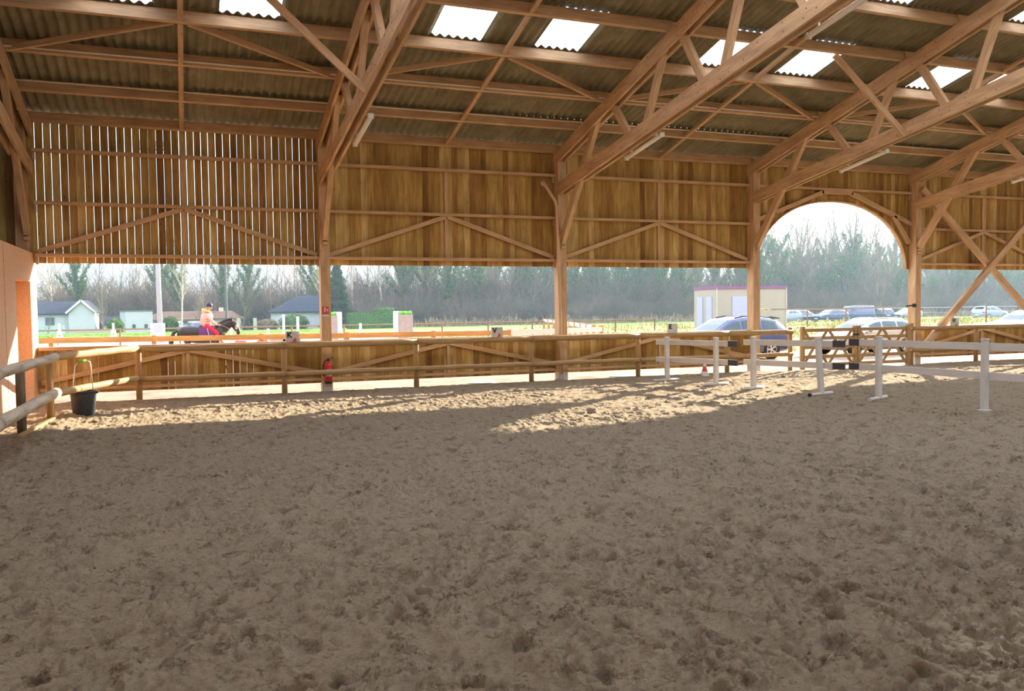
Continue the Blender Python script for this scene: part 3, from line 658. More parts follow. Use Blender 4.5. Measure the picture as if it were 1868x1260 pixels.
# ================================================================== white plastic barriers
def pvc_post(p, h, parent, off, lean=0., foot=True, fa=0.):
    x, y = p; mb = MB(); mb.beam((x, y, .04), (x+lean, y, h), .085, .10, (1, 0, 0)); put2(mb, 'post', 'white_pvc', off, parent)
    put2(MB().box((x+lean, y, h+.012), (.10, .11, .03)), 'post_cap', 'white_pvc', off, parent)
    if foot: 
        dx, dy = .36*math.cos(fa), .36*math.sin(fa)
        f = put2(MB().tube([(x-dx, y-dy, .045), (x+dx, y+dy, .045)], .036, 12), 'foot', 'white_pvc', off, parent, True)
        put2(MB().tube([(x-dx*1.0, y-dy*1.0, .045), (x-dx*1.12, y-dy*1.12, .045)], .038, 12), 'foot_cap', 'black' if lean else 'white_pvc', off, parent)
    else: put2(MB().box((x, y, .02), (.17, .17, .05)), 'foot', 'white_pvc', off, parent)
def panel(l, pa, pb, ends, zs, sl0, sl1, lean=(0, 0), foots=(1, 1), fa=0.3, hh=(1.1, 1.1)):
    off = (pa[0], pa[1], 0); t = thing('jump_barrier', l, 'barrier', off); A, B = Vector((*pa, 0)), Vector((*pb, 0)); d = (B-A).normalized(); n = d.cross(Vector((0, 0, 1)))
    e0, e1 = A-d*ends[0], B+d*ends[1]
    for z0_, z1_ in zs:
        o1, o2 = Vector((0, 0, z0_)), Vector((0, 0, z1_)); side = n*-.075
        put2(MB().beam(e0+o1+side, e1+o2+side, .045, .125), 'rail', 'white_pvc', off, t)
        if sl0: put2(MB().beam(e0+o1+side-d*.02, e0+o1+side+d*.24, .053, .133), 'joining_sleeve', 'sleeve', off, t)['label'] = 'dark joining sleeve'
        if sl1: put2(MB().beam(e1+o2+side-d*.24, e1+o2+side+d*.02, .053, .133), 'joining_sleeve', 'sleeve', off, t)['label'] = 'dark joining sleeve'
    for p, le, fo, h in ((pa, lean[0], foots[0], hh[0]), (pb, lean[1], foots[1], hh[1])): pvc_post(p, h, t, off, le, fo, fa)
panel('white plastic post-and-rail barrier farthest from the viewer, beside the orange cone', (11.2, 18.15), (11.56, 16.61), (.45, .55), ((.97, .99), (.54, .56)), 0, 1, hh=(1.08, 1.1), fa=.1)
panel('white plastic barrier in the middle, one post leaning, black foot cap', (11.74, 15.46), (12.14, 13.79), (.33, .46), ((1.04, 1.07), (.60, .62)), 0, 1, lean=(0, -.09), hh=(1.15, 1.17), fa=.25)
panel('white plastic barrier nearest the viewer, running out at the right', (12.53, 12.66), (12.67, 10.46), (.77, 3.2), ((1.10, 1.13), (.62, .62)), 1, 0, foots=(1, 0), hh=(1.21, 1.23), fa=.4)

# ================================================================== small things in the hall
c = (-1.67, 17.2, -.01); t = thing('bucket', 'black rubber bucket with tall metal handle standing by the left fence corner', 'bucket', c)
MB().lathe((0, 0, 0), [(.001, .02), (.20, .02), (.205, 0), (.215, .01), (.255, .36), (.262, .40), (.285, .41), (.285, .425), (.25, .425), (.235, .38), (.20, .05), (.001, .04)], 28).build('pail', 'bucket', t, True); t.scale = (.84, .84, 1.1)
hp = [(-.17, -.18, .40), (-.165, -.18, .6), (-.13, -.16, .84), (-.08, -.13, .90), (.08, -.06, .93), (.15, -.02, .90), (.17, 0, .80), (.19, .02, .42)]
MB().tube(hp, .009, 8).build('handle', 'steel', t, True); MB().tube([hp[3], hp[4]], .018, 8).build('handle_grip', 'green', t, True)['label'] = 'green plastic hand grip'
for s in (-1, 1): MB().box((s*.27, -s*.02, .40), (.05, .07, .05)).build('ear', 'bucket', t)
c = (12.95, 19.12, .0); t = thing('traffic_cone', 'small orange and white traffic cone at the foot of the fence', 'cone', c)
MB().lathe((0, 0, 0), [(.001, .03), (.10, .03), (.032, .30), (.025, .32), (.001, .32)], 20).build('cone_body', 'orange', t, True)
MB().lathe((0, 0, 0), [(.103, .03), (.078, .13), (.074, .13)], 20).build('reflective_band', 'white', t, True); MB().lathe((0, 0, 0), [(.047, .26), (.029, .33), (.001, .335)], 20).build('tip_band', 'white', t, True)
MB().box((0, 0, .015), (.26, .26, .03)).build('base_plate', 'white', t)
c = (3.16, 19.72, .18); t = thing('fire_extinguisher', 'red fire extinguisher hanging on the timber post', 'fire extinguisher', c)
MB().lathe((0, 0, 0), [(.001, .0), (.07, .0), (.083, .02), (.085, .06), (.085, .40), (.075, .46), (.04, .50), (.03, .52), (.001, .52)], 22).build('cylinder', 'red', t, True)
MB().lathe((0, 0, 0), [(.087, .0), (.088, .05), (.086, .055)], 22).build('base_ring', 'black', t, True)
MB().lathe((0, 0, 0), [(.022, .50), (.028, .52), (.028, .56), (.001, .57)], 14).build('valve', 'black', t, True)
MB().beam((-.03, 0, .575), (.12, -.02, .60), .03, .015).build('lever', 'black', t); MB().beam((0, 0, .545), (.11, -.02, .55), .025, .012).build('carry_handle', 'black', t)
MB().tube([(-.02, 0, .55), (-.09, -.01, .52), (-.13, -.02, .40), (-.13, -.02, .25), (-.12, -.02, .18)], .013, 8).build('hose', 'black', t, True)
mb = MB(); n = 9
for q in range(n):
    a0, a1 = -2.3+q*1.6/n, -2.3+(q+1)*1.6/n; R = .0868
    mb.quad([(R*math.cos(a0), R*math.sin(a0), .17), (R*math.cos(a1), R*math.sin(a1), .17), (R*math.cos(a1), R*math.sin(a1), .34), (R*math.cos(a0), R*math.sin(a0), .34)])
mb.build('instruction_label', 'cabin', t)
c = (3.13, 19.79, 1.84); t = thing('safety_sign', 'small red and white extinguisher sign screwed to the post', 'sign', c)
MB().box((0, 0, .03), (.15, .006, .16)).build('red_plate', 'red', t)
MB().box((0, 0, -.095), (.15, .006, .05)).build('white_plate', 'white', t)
mb = MB(); mb.box((-.015, -.005, .03), (.035, .004, .09)); mb.box((-.012, -.005, .085), (.05, .004, .014)); mb.build('extinguisher_symbol', 'white', t)
mb = MB(); mb.quad([(.02, -.005, .06), (.06, -.005, .06), (.06, -.005, .0), (.045, -.005, -.01), (.03, -.005, .02)]); mb.build('flame_symbol', 'white', t)
pts = [(8.62, 19.8, 5.05), (8.66, 19.76, 4.95), (8.92, 19.72, 4.55), (8.96, 19.72, 4.4), (9.02, 19.72, 1.9), (9.06, 19.72, .15), (9.03, 19.70, .05), (8.86, 19.66, .0)]
off = (8.95, 19.72, 0); t = thing('drainpipe', 'cream drainpipe with a bent top and elbow foot beside the middle post', 'pipe', off)
put2(MB().tube(pts[:6], .04, 12), 'pipe_length', 'cream', off, t, True); put2(MB().tube(pts[5:], [.045, .05, .055], 12), 'foot_elbow', 'pvcgrey', off, t, True)
put2(MB().tube([(8.66, 19.9, 5.02), (8.62, 19.78, 4.98)], .055, 12), 'inlet_collar', 'white', off, t, True)
off = (20.95, 19.9, 4.9); t = thing('drainpipe', 'short cream pipe stub with white collar on the right arch post', 'pipe', off)
put2(MB().tube([(21.33, 19.8, 5.18), (21.55, 19.72, 4.85)], .05, 12), 'pipe_length', 'cream', off, t, True); put2(MB().tube([(21.30, 19.82, 5.22), (21.34, 19.8, 5.16)], .06, 12), 'inlet_collar', 'white', off, t, True)
for (x, y, w, d_, l) in ((4.6, 19.98, .62, .34, 'pale round cover lying on the gravel right of the extinguisher'), (7.1, 20.3, .72, .5, 'pale round cover lying on the gravel left of the drainpipe post'), (11.9, 20.45, 2.1, .75, 'large pale green-grey slab on the gravel behind the letter E')):
    o = MB().lathe((0, 0, 0), [(.001, .045), (.47, .045), (.5, .03), (.5, -.02)], 24).build('manhole_cover', 'lid', loc=(x, y, -.045)); o.scale = (w, d_*1.6, 1.2); tag(o, l, 'cover')
# chain barrier across the arch
off = (15.3, 19.92, 1.75); t = thing('barrier_rope', 'pale electric-fence tape with insulated handle stretched across the arch', 'rope', off)
put2(MB().tube([(15.30, 19.9, 1.75), (15.62, 19.9, 1.745)], .012, 8), 'hook', 'steel', off, t); put2(MB().tube([(15.46, 19.9, 1.748), (15.56, 19.9, 1.746)], .028, 10), 'handle_collar', 'yellow', off, t)
put2(MB().beam((15.7, 19.9, 1.74), (18.3, 19.9, 1.725), .012, .045), 'tape', 'white', off, t); put2(MB().beam((18.3, 19.9, 1.725), (20.8, 19.9, 1.78), .012, .045), 'tape', 'white', off, t)
put2(MB().tube([(20.75, 19.9, 1.78), (21.0, 19.9, 1.80)], .022, 8), 'insulator', 'black', off, t); put2(MB().tube([(21.0, 19.84, 1.80), (21.06, 19.84, 1.80)], .06, 10), 'insulator_plate', 'black', off, t)

# ================================================================== horse and rider outside
def fuse(o, vs=.016, sm=4):
    r = o.modifiers.new('fuse', 'REMESH'); r.mode = 'VOXEL'; r.voxel_size = vs; r.use_smooth_shade = True
    s = o.modifiers.new('soften', 'SMOOTH'); s.factor = .5; s.iterations = sm; return o
HX, HY, HZ = .66, 30.4, -.05
hs = MB()
hs.tube([(-.80, 0, 1.30), (-.66, 0, 1.28), (-.35, 0, 1.25), (.05, 0, 1.19), (.42, 0, 1.20), (.68, 0, 1.22), (.80, 0, 1.20)], [(.10, .09), (.24, .20), (.30, .27), (.32, .29), (.33, .26), (.26, .20), (.12, .11)], 20)
hs.tube([(.50, 0, 1.28), (.74, 0, 1.44), (.94, 0, 1.58), (1.08, 0, 1.66)], [(.27, .15), (.21, .11), (.15, .09), (.10, .075)], 16)
hs.tube([(1.04, 0, 1.69), (1.14, 0, 1.56), (1.22, 0, 1.40), (1.27, 0, 1.28), (1.285, 0, 1.20)], [(.09, .075), (.125, .085), (.095, .06), (.072, .055), (.04, .045)], 16)
for s in (-1, 1):
    hs.tube([(1.05, s*.05, 1.72), (1.05, s*.06, 1.79), (1.07, s*.06, 1.86)], [.028, .026, .008], 8)
    f = .10*s
    hs.tube([(-.52, s*.13, 1.14), (-.45, s*.14, .90), (-.62+f, s*.14, .58), (-.68+f, s*.14, .50), (-.62+f*1.4, s*.14, .26), (-.60+f*1.5, s*.14, .14), (-.54+f*1.5, s*.14, .07), (-.52+f*1.5, s*.14, .0)], [(.20, .13), (.17, .11), (.075, .055), (.06, .05), (.042, .036), (.05, .042), (.055, .05), (.068, .06)], 12)
    f = -.12*s
    hs.tube([(.52, s*.13, 1.05), (.55+f*.4, s*.13, .80), (.58+f, s*.13, .52), (.57+f*1.3, s*.13, .42), (.56+f*1.5, s*.13, .24), (.56+f*1.6, s*.13, .15), (.60+f*1.6, s*.13, .07), (.62+f*1.6, s*.13, .0)], [(.13, .10), (.085, .065), (.058, .05), (.045, .04), (.036, .032), (.046, .04), (.05, .045), (.065, .058)], 12)
horse = fuse(hs.build('horse', 'coatblack', smooth=True, loc=(HX, HY, HZ))); horse.scale = (.94,)*3; tag(horse, 'dark horse walking to the right along the outdoor arena rail, ridden', 'horse')
MB().tube([(-.80, 0, 1.38), (-.92, 0, 1.30), (-1.0, 0, 1.05), (-1.02, 0, .75), (-1.04, 0, .42)], [.045, .06, .085, .08, .02], 12).build('tail', 'coatblack', horse, True)
MB().tube([(.50, 0, 1.52), (.72, 0, 1.64), (.92, 0, 1.74), (1.06, 0, 1.78)], [(.06, .03), (.07, .03), (.06, .03), (.03, .03)], 8).build('mane', 'boot', horse, True)
b = MB(); b.ell((1.27, 0, 1.30), (.055, .05, .10), 12, 8); b.ell((1.20, -.068, 1.48), (.055, .025, .10), 12, 8); b.build('face_light_patch', 'face_light_and_filler', horse, True)['label'] = 'backlight on the face, painted as a pale greyish patch'  # backlit cheek and muzzle painted on as pale patches
b = MB()
for s in (-1, 1): b.ell((1.15, s*.078, 1.60), (.02, .012, .018), 8, 6)
b.build('eyes', 'black', horse, True)
pad = MB(); n = 10
for s in (-1, 1):
    P = []
    for q in range(7):
        a = q/6*1.9; P.append((s*(.02+.30*math.sin(min(a, 1.57))+.0), 1.20+.335*math.cos(a)))
    for q in range(6):
        (y0, z0), (y1, z1) = P[q], P[q+1]
        pad.beam((-.08-.02*q*.3, (y0+y1)/2, (z0+z1)/2), (.42, (y0+y1)/2, (z0+z1)/2), math.hypot(y1-y0, z1-z0)*1.15+.005, .025, (0, s*(z0-z1), abs(y1-y0)+.001) if False else Vector((0, (y0+y1)/2, (z0+z1)/2-1.2)))
fuse(pad.build('saddle_pad', 'purple', horse, True), .018, 4)
fuse(MB().tube([(-.05, 0, 1.54), (.05, 0, 1.53), (.22, 0, 1.51), (.36, 0, 1.56)], [(.03, .16), (.045, .16), (.04, .13), (.03, .06)], 12).build('saddle', 'leather', horse, True))
br = MB(); 
for s in (-1, 1):
    br.tube([(1.07, s*.07, 1.72), (1.15, s*.09, 1.52), (1.24, s*.06, 1.30)], .008, 6)
br.tube([(1.30, -.055, 1.36), (1.31, 0, 1.36), (1.30, .055, 1.36)], .008, 6); br.build('bridle', 'leather', horse)
for s in (-1, 1): MB().tube([(1.24, s*.055, 1.30), (.95, s*.13, 1.42), (.62, s*.08, 1.59)], .006, 6).build('rein', 'cabin', horse)
for s in (-1, 1): MB().tube([(.2, s*.30, 1.45), (.3, s*.36, .95), (.36, s*.37, .82), (.36, s*.41, .76), (.36, s*.33, .76), (.36, s*.37, .82)], .008, 6).build('stirrup', 'steel', horse)
# rider: one continuous body, clothes over it
rb = MB()
rb.tube([(.17, 0, 1.58), (.17, 0, 1.72), (.22, 0, 1.90), (.25, 0, 2.02), (.27, 0, 2.10), (.30, 0, 2.20)], [(.10, .14), (.09, .12), (.10, .15), (.09, .17), (.05, .055), (.05, .05)], 14)
rb.ell((.315, 0, 2.27), (.092, .075, .115), 16, 12); rb.ell((.405, 0, 2.255), (.020, .014, .022), 8, 6); rb.ell((.375, 0, 2.195), (.03, .03, .022), 8, 6)
for s in (-1, 1):
    rb.ell((.305, s*.076, 2.26), (.02, .01, .028), 8, 6)
    rb.tube([(.24, s*.17, 1.98), (.37, s*.22, 1.74), (.58, s*.10, 1.60)], [.045, .038, .026], 10)
    rb.ell((.615, s*.085, 1.595), (.045, .018, .038), 10, 7)
    for q in range(4):
        z = 1.622-.017*q; rb.tube([(.645, s*.09, z), (.672, s*.078, z-.004), (.672, s*.058, z-.010), (.652, s*.052, z-.012)], [.0095, .009, .0085, .008], 6)
    rb.tube([(.60, s*.07, 1.625), (.635, s*.055, 1.638), (.66, s*.05, 1.632)], [.011, .0095, .009], 6)
    rb.tube([(.16, s*.10, 1.56), (.55, s*.29, 1.27), (.36, s*.34, .86), (.48, s*.36, .80)], [.08, .055, .035, .03], 10)
person = fuse(rb.build('person', 'skin', smooth=True, loc=(HX, HY, HZ)), .009, 3); person.scale = (.92,)*3; tag(person, 'person in peach jacket, red breeches and dark helmet riding the dark horse, holding reins', 'person')
j = MB(); j.tube([(.165, 0, 1.52), (.16, 0, 1.66), (.18, 0, 1.80), (.23, 0, 1.95), (.255, 0, 2.05), (.265, 0, 2.10)], [(.165, .21), (.15, .19), (.15, .20), (.145, .215), (.11, .16), (.07, .08)], 18)
for s in (-1, 1): j.tube([(.23, s*.16, 1.99), (.29, s*.23, 1.86), (.385, s*.23, 1.72), (.48, s*.17, 1.65), (.565, s*.11, 1.605)], [.08, .072, .062, .055, .042], 12)
jk = fuse(j.build('jacket', 'jacket', person, True), .014, 3)
MB().tube([(.165, 0, 1.50), (.165, 0, 1.545)], [(.185, .235), (.18, .228)], 20).build('hem_band', 'seam', jk, True)
for z_, x_, r_ in ((1.63, .16, .172), (1.72, .168, .166), (1.81, .185, .166)): MB().tube([(x_, 0, z_), (x_, 0, z_+.008)], [(r_-.004, r_+.040)]*2, 20).build('quilt_seam', 'seam', jk, True)
for s_ in (-1, 1): MB().tube([(.545, s_*.122, 1.613), (.575, s_*.105, 1.603)], .046, 12).build('cuff', 'seam', jk, True)
MB().tube([(.30, -.11, 2.06), (.335, 0, 2.05), (.30, .11, 2.06)], [.04, .045, .04], 10).build('collar', 'jacket', jk, True)
h = MB(); h.tube([(.30, -.12, 2.06), (.20, -.13, 2.11), (.10, -.07, 2.15), (.08, 0, 2.16), (.10, .07, 2.15), (.20, .13, 2.11), (.30, .12, 2.06)], [.035, .05, .058, .06, .058, .05, .035], 10); h.ell((.14, 0, 2.08), (.10, .12, .07), 12, 8)
fuse(h.build('fur_hood', 'fur', person, True), .012, 2)
l = MB(); l.tube([(.165, 0, 1.62), (.16, 0, 1.54)], [(.135, .17), (.14, .19)], 14)
for s in (-1, 1): l.tube([(.14, s*.09, 1.56), (.34, s*.20, 1.44), (.55, s*.30, 1.275), (.50, s*.32, 1.18)], [(.12, .10), (.11, .095), (.08, .07), (.065, .06)], 12)
fuse(l.build('breeches', 'breeches', person, True), .014, 3)
for s in (-1, 1): fuse(MB().tube([(.53, s*.305, 1.20), (.44, s*.34, 1.04), (.37, s*.355, .87), (.37, s*.36, .80), (.46, s*.365, .78), (.56, s*.37, .775)], [.068, .062, .047, .048, .042, .025], 12).build('boot', 'boot', person, True), .012, 2)
h = MB(); h.lathe((.305, 0, 2.285), [(.112, -.01), (.115, .03), (.10, .085), (.065, .125), (.001, .142)], 20); h.tube([(.37, 0, 2.285), (.43, 0, 2.278), (.465, 0, 2.268)], [(.012, .085), (.010, .07), (.006, .04)], 12)
h.build('riding_helmet', 'helmet', person, True)
MB().tube([(.34, -.085, 2.28), (.37, -.05, 2.19), (.37, .05, 2.19), (.34, .085, 2.28)], .006, 6).build('chin_strap', 'black', person)
b = MB()
for s in (-1, 1): b.ell((.397, s*.03, 2.272), (.010, .012, .008), 8, 6)
b.build('eyes', 'black', person, True); MB().ell((.398, 0, 2.215), (.008, .022, .007), 8, 6).build('mouth', 'breeches', person, True)
MB().tube([(.24, 0, 2.24), (.20, 0, 2.18), (.17, 0, 2.12)], [.04, .035, .02], 8).build('hair', 'fur', person, True)

# ================================================================== outdoor arena: rails, jumps, mast
def W2(o, p): return p
off = (3, 27.5, -.05); t = thing('paddock_rail', 'orange-brown board rail on square posts along the near side of the outdoor arena', 'fence', off)
RP = [(-10.5, 29.9), (-6.9, 29.2), (-3.6, 28.6), (-.75, 28.1), (2.35, 27.5), (4.95, 27.05), (7.65, 26.55), (10.15, 26.1)]
for p in RP: put2(MB().beam((p[0], p[1]+.07, -.3), (p[0], p[1]+.07, 1.17), .12, .12, (1, 0, 0)), 'post', 'fencewood', off, t)
for a, b in zip(RP[:-1], RP[1:]):
    for z in ((1.06,) if True else ()): put2(MB().beam((*a, z), (*b, z), .04, .165), 'board', 'fencewood', off, t)
    put2(MB().beam((*a, .45), (*b, .45), .04, .165), 'board', 'fencewood', off, t)
off = (12, 27, -.05); t = thing('paddock_rail', 'white painted board rail continuing the orange one towards the middle post', 'fence', off)
WP = [(10.15, 26.1), (12.2, 26.6), (14.3, 27.6)]
for p in WP[1:]: put2(MB().beam((p[0], p[1]+.07, -.3), (p[0], p[1]+.07, 1.2), .13, .13, (1, 0, 0)), 'post', 'fencewood', off, t)
for a, b in zip(WP[:-1], WP[1:]):
    for z in (1.06, .55): put2(MB().beam((*a, z), (*b, z), .04, .17), 'board', 'white', off, t)
off = (16, 34, -.05); t = thing('paddock_fence', 'white-topped fence with yellowish posts running away right of the drainpipe post', 'fence', off)
n = 10
QP = [(14.3+.62*q+.004*q*q, 28.3+1.75*q+.03*q*q) for q in range(n)]
for p in QP: put2(MB().beam((p[0], p[1], -.3), (p[0], p[1], 1.22), .11, .11, (1, 0, 0)), 'post', 'yellow' if False else 'rail', off, t)
for a, b in zip(QP[:-1], QP[1:]):
    put2(MB().beam((*a, 1.12), (*b, 1.12), .04, .15), 'top_rail', 'white', off, t); put2(MB().beam((*a, .55), (*b, .55), .035, .13), 'lower_rail', 'fencewood', off, t)
# thin brown fence on the far side
off = (5, 46, -.05); t = thing('thin_rail_fence', 'thin brown rail fence along the far side of the outdoor arena', 'fence', off)
xs2 = list(np.arange(-22, 30, 2.75))
for x in xs2: put2(MB().tube([(x, 46, -.3), (x, 46, 1.12)], .045, 8), 'post', 'brownfence', off, t)
for a, b in zip(xs2[:-1], xs2[1:]): put2(MB().tube([(a, 46, 1.06), (b, 46, 1.06)], .038, 6), 'rail', 'brownfence', off, t)
# wings, poles, blocks, boards
def wing(x, y, l, h=1.35):
    t = thing('jump_wing', l, 'show jump stand', (x, y, -.05)); 
    for s in (-1, 1): MB().beam((s*.22, 0, 0), (s*.05, 0, h+.15), .06, .06, (0, 1, 0)).build('leg', 'white', t)
    MB().beam((0, 0, h), (0, 0, h+.42), .10, .08, (1, 0, 0)).build('mast', 'white', t)
    for z in (.3, .65, 1.0): MB().beam((-.2+z*.1, 0, z), (.2-z*.1, 0, z), .05, .06).build('rung', 'white', t)
wing(-4.35, 37, 'white pointed jump wing far left in the outdoor arena, left one of the pair', 1.1)
wing(-2.45, 37, 'white pointed jump wing far left in the outdoor arena, right one of the pair', 1.1)
tag(put2(MB().tube([(-4.2, 37, .25), (-2.6, 37, .25)], .05, 10), 'jump_pole', 'yellow', (-3.4, 37, .25)), 'pale yellow jump pole lying between the two white pointed wings', 'jump pole')
c = (-.75, 33.5, -.05); t = thing('notice_board', 'white notice board with blue patch standing at the outdoor arena', 'notice board', c)
MB().box((0, 0, 1.28), (.50, .04, .50)).build('panel', 'white_pvc', t); MB().box((0, -.025, 1.34), (.28, .01, .26)).build('blue_print', 'palewin', t)
MB().box((0, -.02, .75), (.50, .04, .40)).build('lower_panel', 'palewin', t)
for s in (-1, 1): MB().beam((s*.22, .03, 0), (s*.22, .03, 1.5), .04, .04, (1, 0, 0)).build('leg', 'white', t)
def block(x, y, l, s):
    t = thing('jump_block', l, 'show jump stand', (x, y, -.05))
    b = MB(); b.beam((-.30, 0, .85), (.30, 0, .85), .45, 1.7); b.build('body', 'greypaint', t)
    b = MB(); r = random.Random(3)
    for q in range(9): b.ell((-.22+q*.055, r.uniform(-.1, .1), 1.72+r.uniform(0, .06)), (.10, .16, .09), 10, 7)
    b.build('turf_top', 'green', t, True)
    MB().beam((s*.33, 0, 0), (s*.33, 0, 1.85), .07, .4, (1, 0, 0)).build('side_frame', 'white', t)
block(6.05, 37.2, 'grey brick-look jump block topped with green turf, left one of two', 1); block(9.35, 37.0, 'grey brick-look jump block topped with green turf, right one, behind letter V', -1)
def stake(x, y, h, l, tilt=0, w=.10): tag(put2(MB().beam((x, y, -.3), (x+tilt, y, h-.05), w, w, (1, 0, 0)), 'marker_post', 'white', (x, y, -.05)), l, 'post')
stake(7.25, 36.5, 1.35, 'white upright jump post just right of the left turf-topped block')
stake(2.02, 36.5, 1.62, 'leaning white jump post right of the horse head', -.10); stake(1.5, 40, 1.2, 'thin white post left of the leaning jump post', w=.06)
stake(3.98, 36., 1.78, 'taller white jump post left of the extinguisher post'); stake(4.55, 36., 1.68, 'white jump post close against the extinguisher post')
for k, (y, z, m, l) in enumerate(((33.4, .72, 'poleRed', 'red and white striped jump pole, top of three right of the horse'), (33.4, .48, 'white', 'red and white striped jump pole, middle of three'), (33.4, .25, 'poleRed', 'red and white striped jump pole, lowest of three'))):
    t = thing('jump_pole', l, 'jump pole', (2.1, y, z))
    for q in range(5): MB().tube([(-1.0+q*.4, 0, 0), (-.6+q*.4, 0, 0)], .055, 10).build('stripe', 'poleRed' if (q+k) % 2 == 0 else 'white', t)
stake(3.12, 33.4, 1.25, 'short white post at the right end of the striped poles'); stake(1.08, 33.4, 1.25, 'short white post at the left end of the striped poles, behind the horse')
o = tag(put2(MB().box((3.9, 36.2, .24), (1.5, .5, 1.0)), 'jump_filler', 'face_light_and_filler', (3.9, 36.2, .2)), 'low grey jump filler behind letter K', 'jump filler')
tag(put2(MB().beam((-2.8, 34.5, .0), (-.5, 34.5, .0), .5, .55), 'jump_filler', 'blue', (-1.6, 34.5, -.1)), 'low blue jump filler behind the tail of the horse', 'jump filler')
tag(put2(MB().beam((5.1, 35.5, .12), (5.6, 35.5, .12), .4, .76), 'jump_filler', 'palewin', (5.3, 35.5, 0)), 'small lilac jump filler just right of the extinguisher post', 'jump filler')
c = (-1.15, 58., -.05); t = thing('floodlight_mast', 'tall grey floodlight mast rising behind the outdoor arena', 'mast', c)
MB().tube([(0, 0, 0), (-.05, 0, 6), (-.1, 0, 12)], [.17, .14, .10], 14).build('pole', 'mast', t, True); MB().box((-.1, 0, 12.1), (1.8, .15, .12)).build('crossarm', 'mast', t)
for q in (-.7, 0, .7): MB().box((-.1+q, -.15, 12.4), (.4, .25, .35)).build('floodlight', 'mast', t)
c = (4.5, 92, -.05); t = thing('utility_pole', 'slim dark utility pole standing behind the rider', 'pole', c)
MB().tube([(0, 0, 0), (0, 0, 6.2), (0, 0, 9)], [.14, .11, .09], 8).build('shaft', 'cladding', t); MB().beam((-.5, 0, 8.6), (.5, 0, 8.6), .08, .08).build('crossarm', 'cladding', t)
for x, h, l in ((5.9, 1.6, 'pale concrete fence stub on the meadow edge, left one'), (7.6, 1.6, 'pale concrete fence stub on the meadow edge, right one')):
    tag(MB().beam((0, 0, 0), (0, 0, h), .35, .35, (1, 0, 0)).build('fence_stub', 'cabin', loc=(x, 96, -.45)), l, 'post')

# ================================================================== houses, hedges, cabin
def house(name, label, c, L, D, eave, ridge, wall, roofm, rz_=0., hip=0., wins=(), doors=(), gable='x'):
    t = thing(name, label, 'house', c, rz_)
    MB().beam((-L/2, 0, eave/2), (L/2, 0, eave/2), D, eave).build('walls', wall, t)
    r = MB(); e = .35; a = [(-L/2-e, -D/2-e, eave-.1), (L/2+e, -D/2-e, eave-.1), (L/2+e, D/2+e, eave-.1), (-L/2-e, D/2+e, eave-.1)]; p, q = (-L/2-e*(not hip)+hip, 0, ridge), (L/2+e*(not hip)-hip, 0, ridge)
    r.quad([a[0], a[1], q, p]); r.quad([a[2], a[3], p, q]); r.quad([a[3], a[2], a[1], a[0]])
    b = [(x, y, z-.16) for x, y, z in a]
    for k in range(4): r.quad([b[k], b[(k+1) % 4], a[(k+1) % 4], a[k]])
    if hip: r.quad([a[1], a[2], q]); r.quad([a[3], a[0], p])
    r.build('roof', roofm, t)
    if not hip:
        g = MB()
        for s, ax in ((-1, -L/2), (1, L/2)): g.quad([(ax, -D/2, eave-.15), (ax, D/2, eave-.15), (ax, 0, ridge-.25)][::s]); 
        g.build('gable_walls', wall, t)
    for (x, z, w, h, m) in wins: 
        f = MB().box((x, -D/2-.02, z), (w, .08, h)).build('window', m, t); MB().box((x, -D/2-.03, z-h/2-.06), (w+.2, .14, .08)).build('window_sill', 'white', f)
    return t
t = house('house', 'white house with dark slate roof at the far left, seen past the panel wall', (-19.5, 112, -1.1), 16, 8, 3.1, 4.4, 'render', 'slate', 0, 0, [(5.9, 1.7, .9, 1.7, 'darkwin'), (-2, 1.7, 1.2, 1.4, 'darkwin')])
t = thing('house_wing', 'gabled wing with pale front at the right end of the far-left house', 'house', (-10.25, 109.5, -1.1), 0)
MB().beam((-1.3, 0, 1.5), (1.3, 0, 1.5), 6, 3.0).build('walls', 'render', t)
r = MB(); r.quad([(-1.55, -3.3, 3.05), (-1.55, 8, 3.05), (0, 8, 4.5), (0, -3.3, 4.5)][::-1]); r.quad([(1.55, -3.3, 3.05), (1.55, 8, 3.05), (0, 8, 4.5), (0, -3.3, 4.5)]); r.build('roof', 'slate', t)
r = MB(); r.quad([(-1.3, -3.02, 2.95), (1.3, -3.02, 2.95), (0, -3.02, 4.4)]); r.build('gable_wall', 'render', t)
r = MB()
for s in (-1, 1): r.beam((s*1.55, -3.33, 3.0), (0, -3.33, 4.45), .06, .22, (0, 0, 1))
r.build('bargeboards', 'white', t)
tag(MB().beam((-9, 0, .6), (6.2, 0, .6), .12, 1.3).build('garden_wall', 'teal', loc=(-17.5, 100, -.6)), 'pale teal garden fence in front of the far-left house', 'garden fence')
tag(MB().beam((-2.0, 0, .35), (2.0, 0, .35), .3, .7).build('low_wall', 'cabin', loc=(-8.8, 100, -.6)), 'low cream garden wall right of the teal fence', 'wall')
t = thing('outbuilding', 'small white flat-roofed outbuilding right of the far-left house', 'house', (-4.7, 108, -1.1), .25)
MB().beam((-1.45, 0, 1.6), (1.45, 0, 1.6), 3.2, 3.2).build('walls', 'render', t); MB().beam((-1.6, 0, 3.22), (1.6, 0, 3.22), 3.4, .12).build('flat_roof', 'cladding', t)
for x in (-.6, .7): MB().box((x, -1.62, 1.4), (.35, .05, .5)).build('window', 'darkwin', t)
t = thing('shed', 'grey-roofed lean-to beside the small white outbuilding', 'shed', (-6.9, 108.5, -1.1))
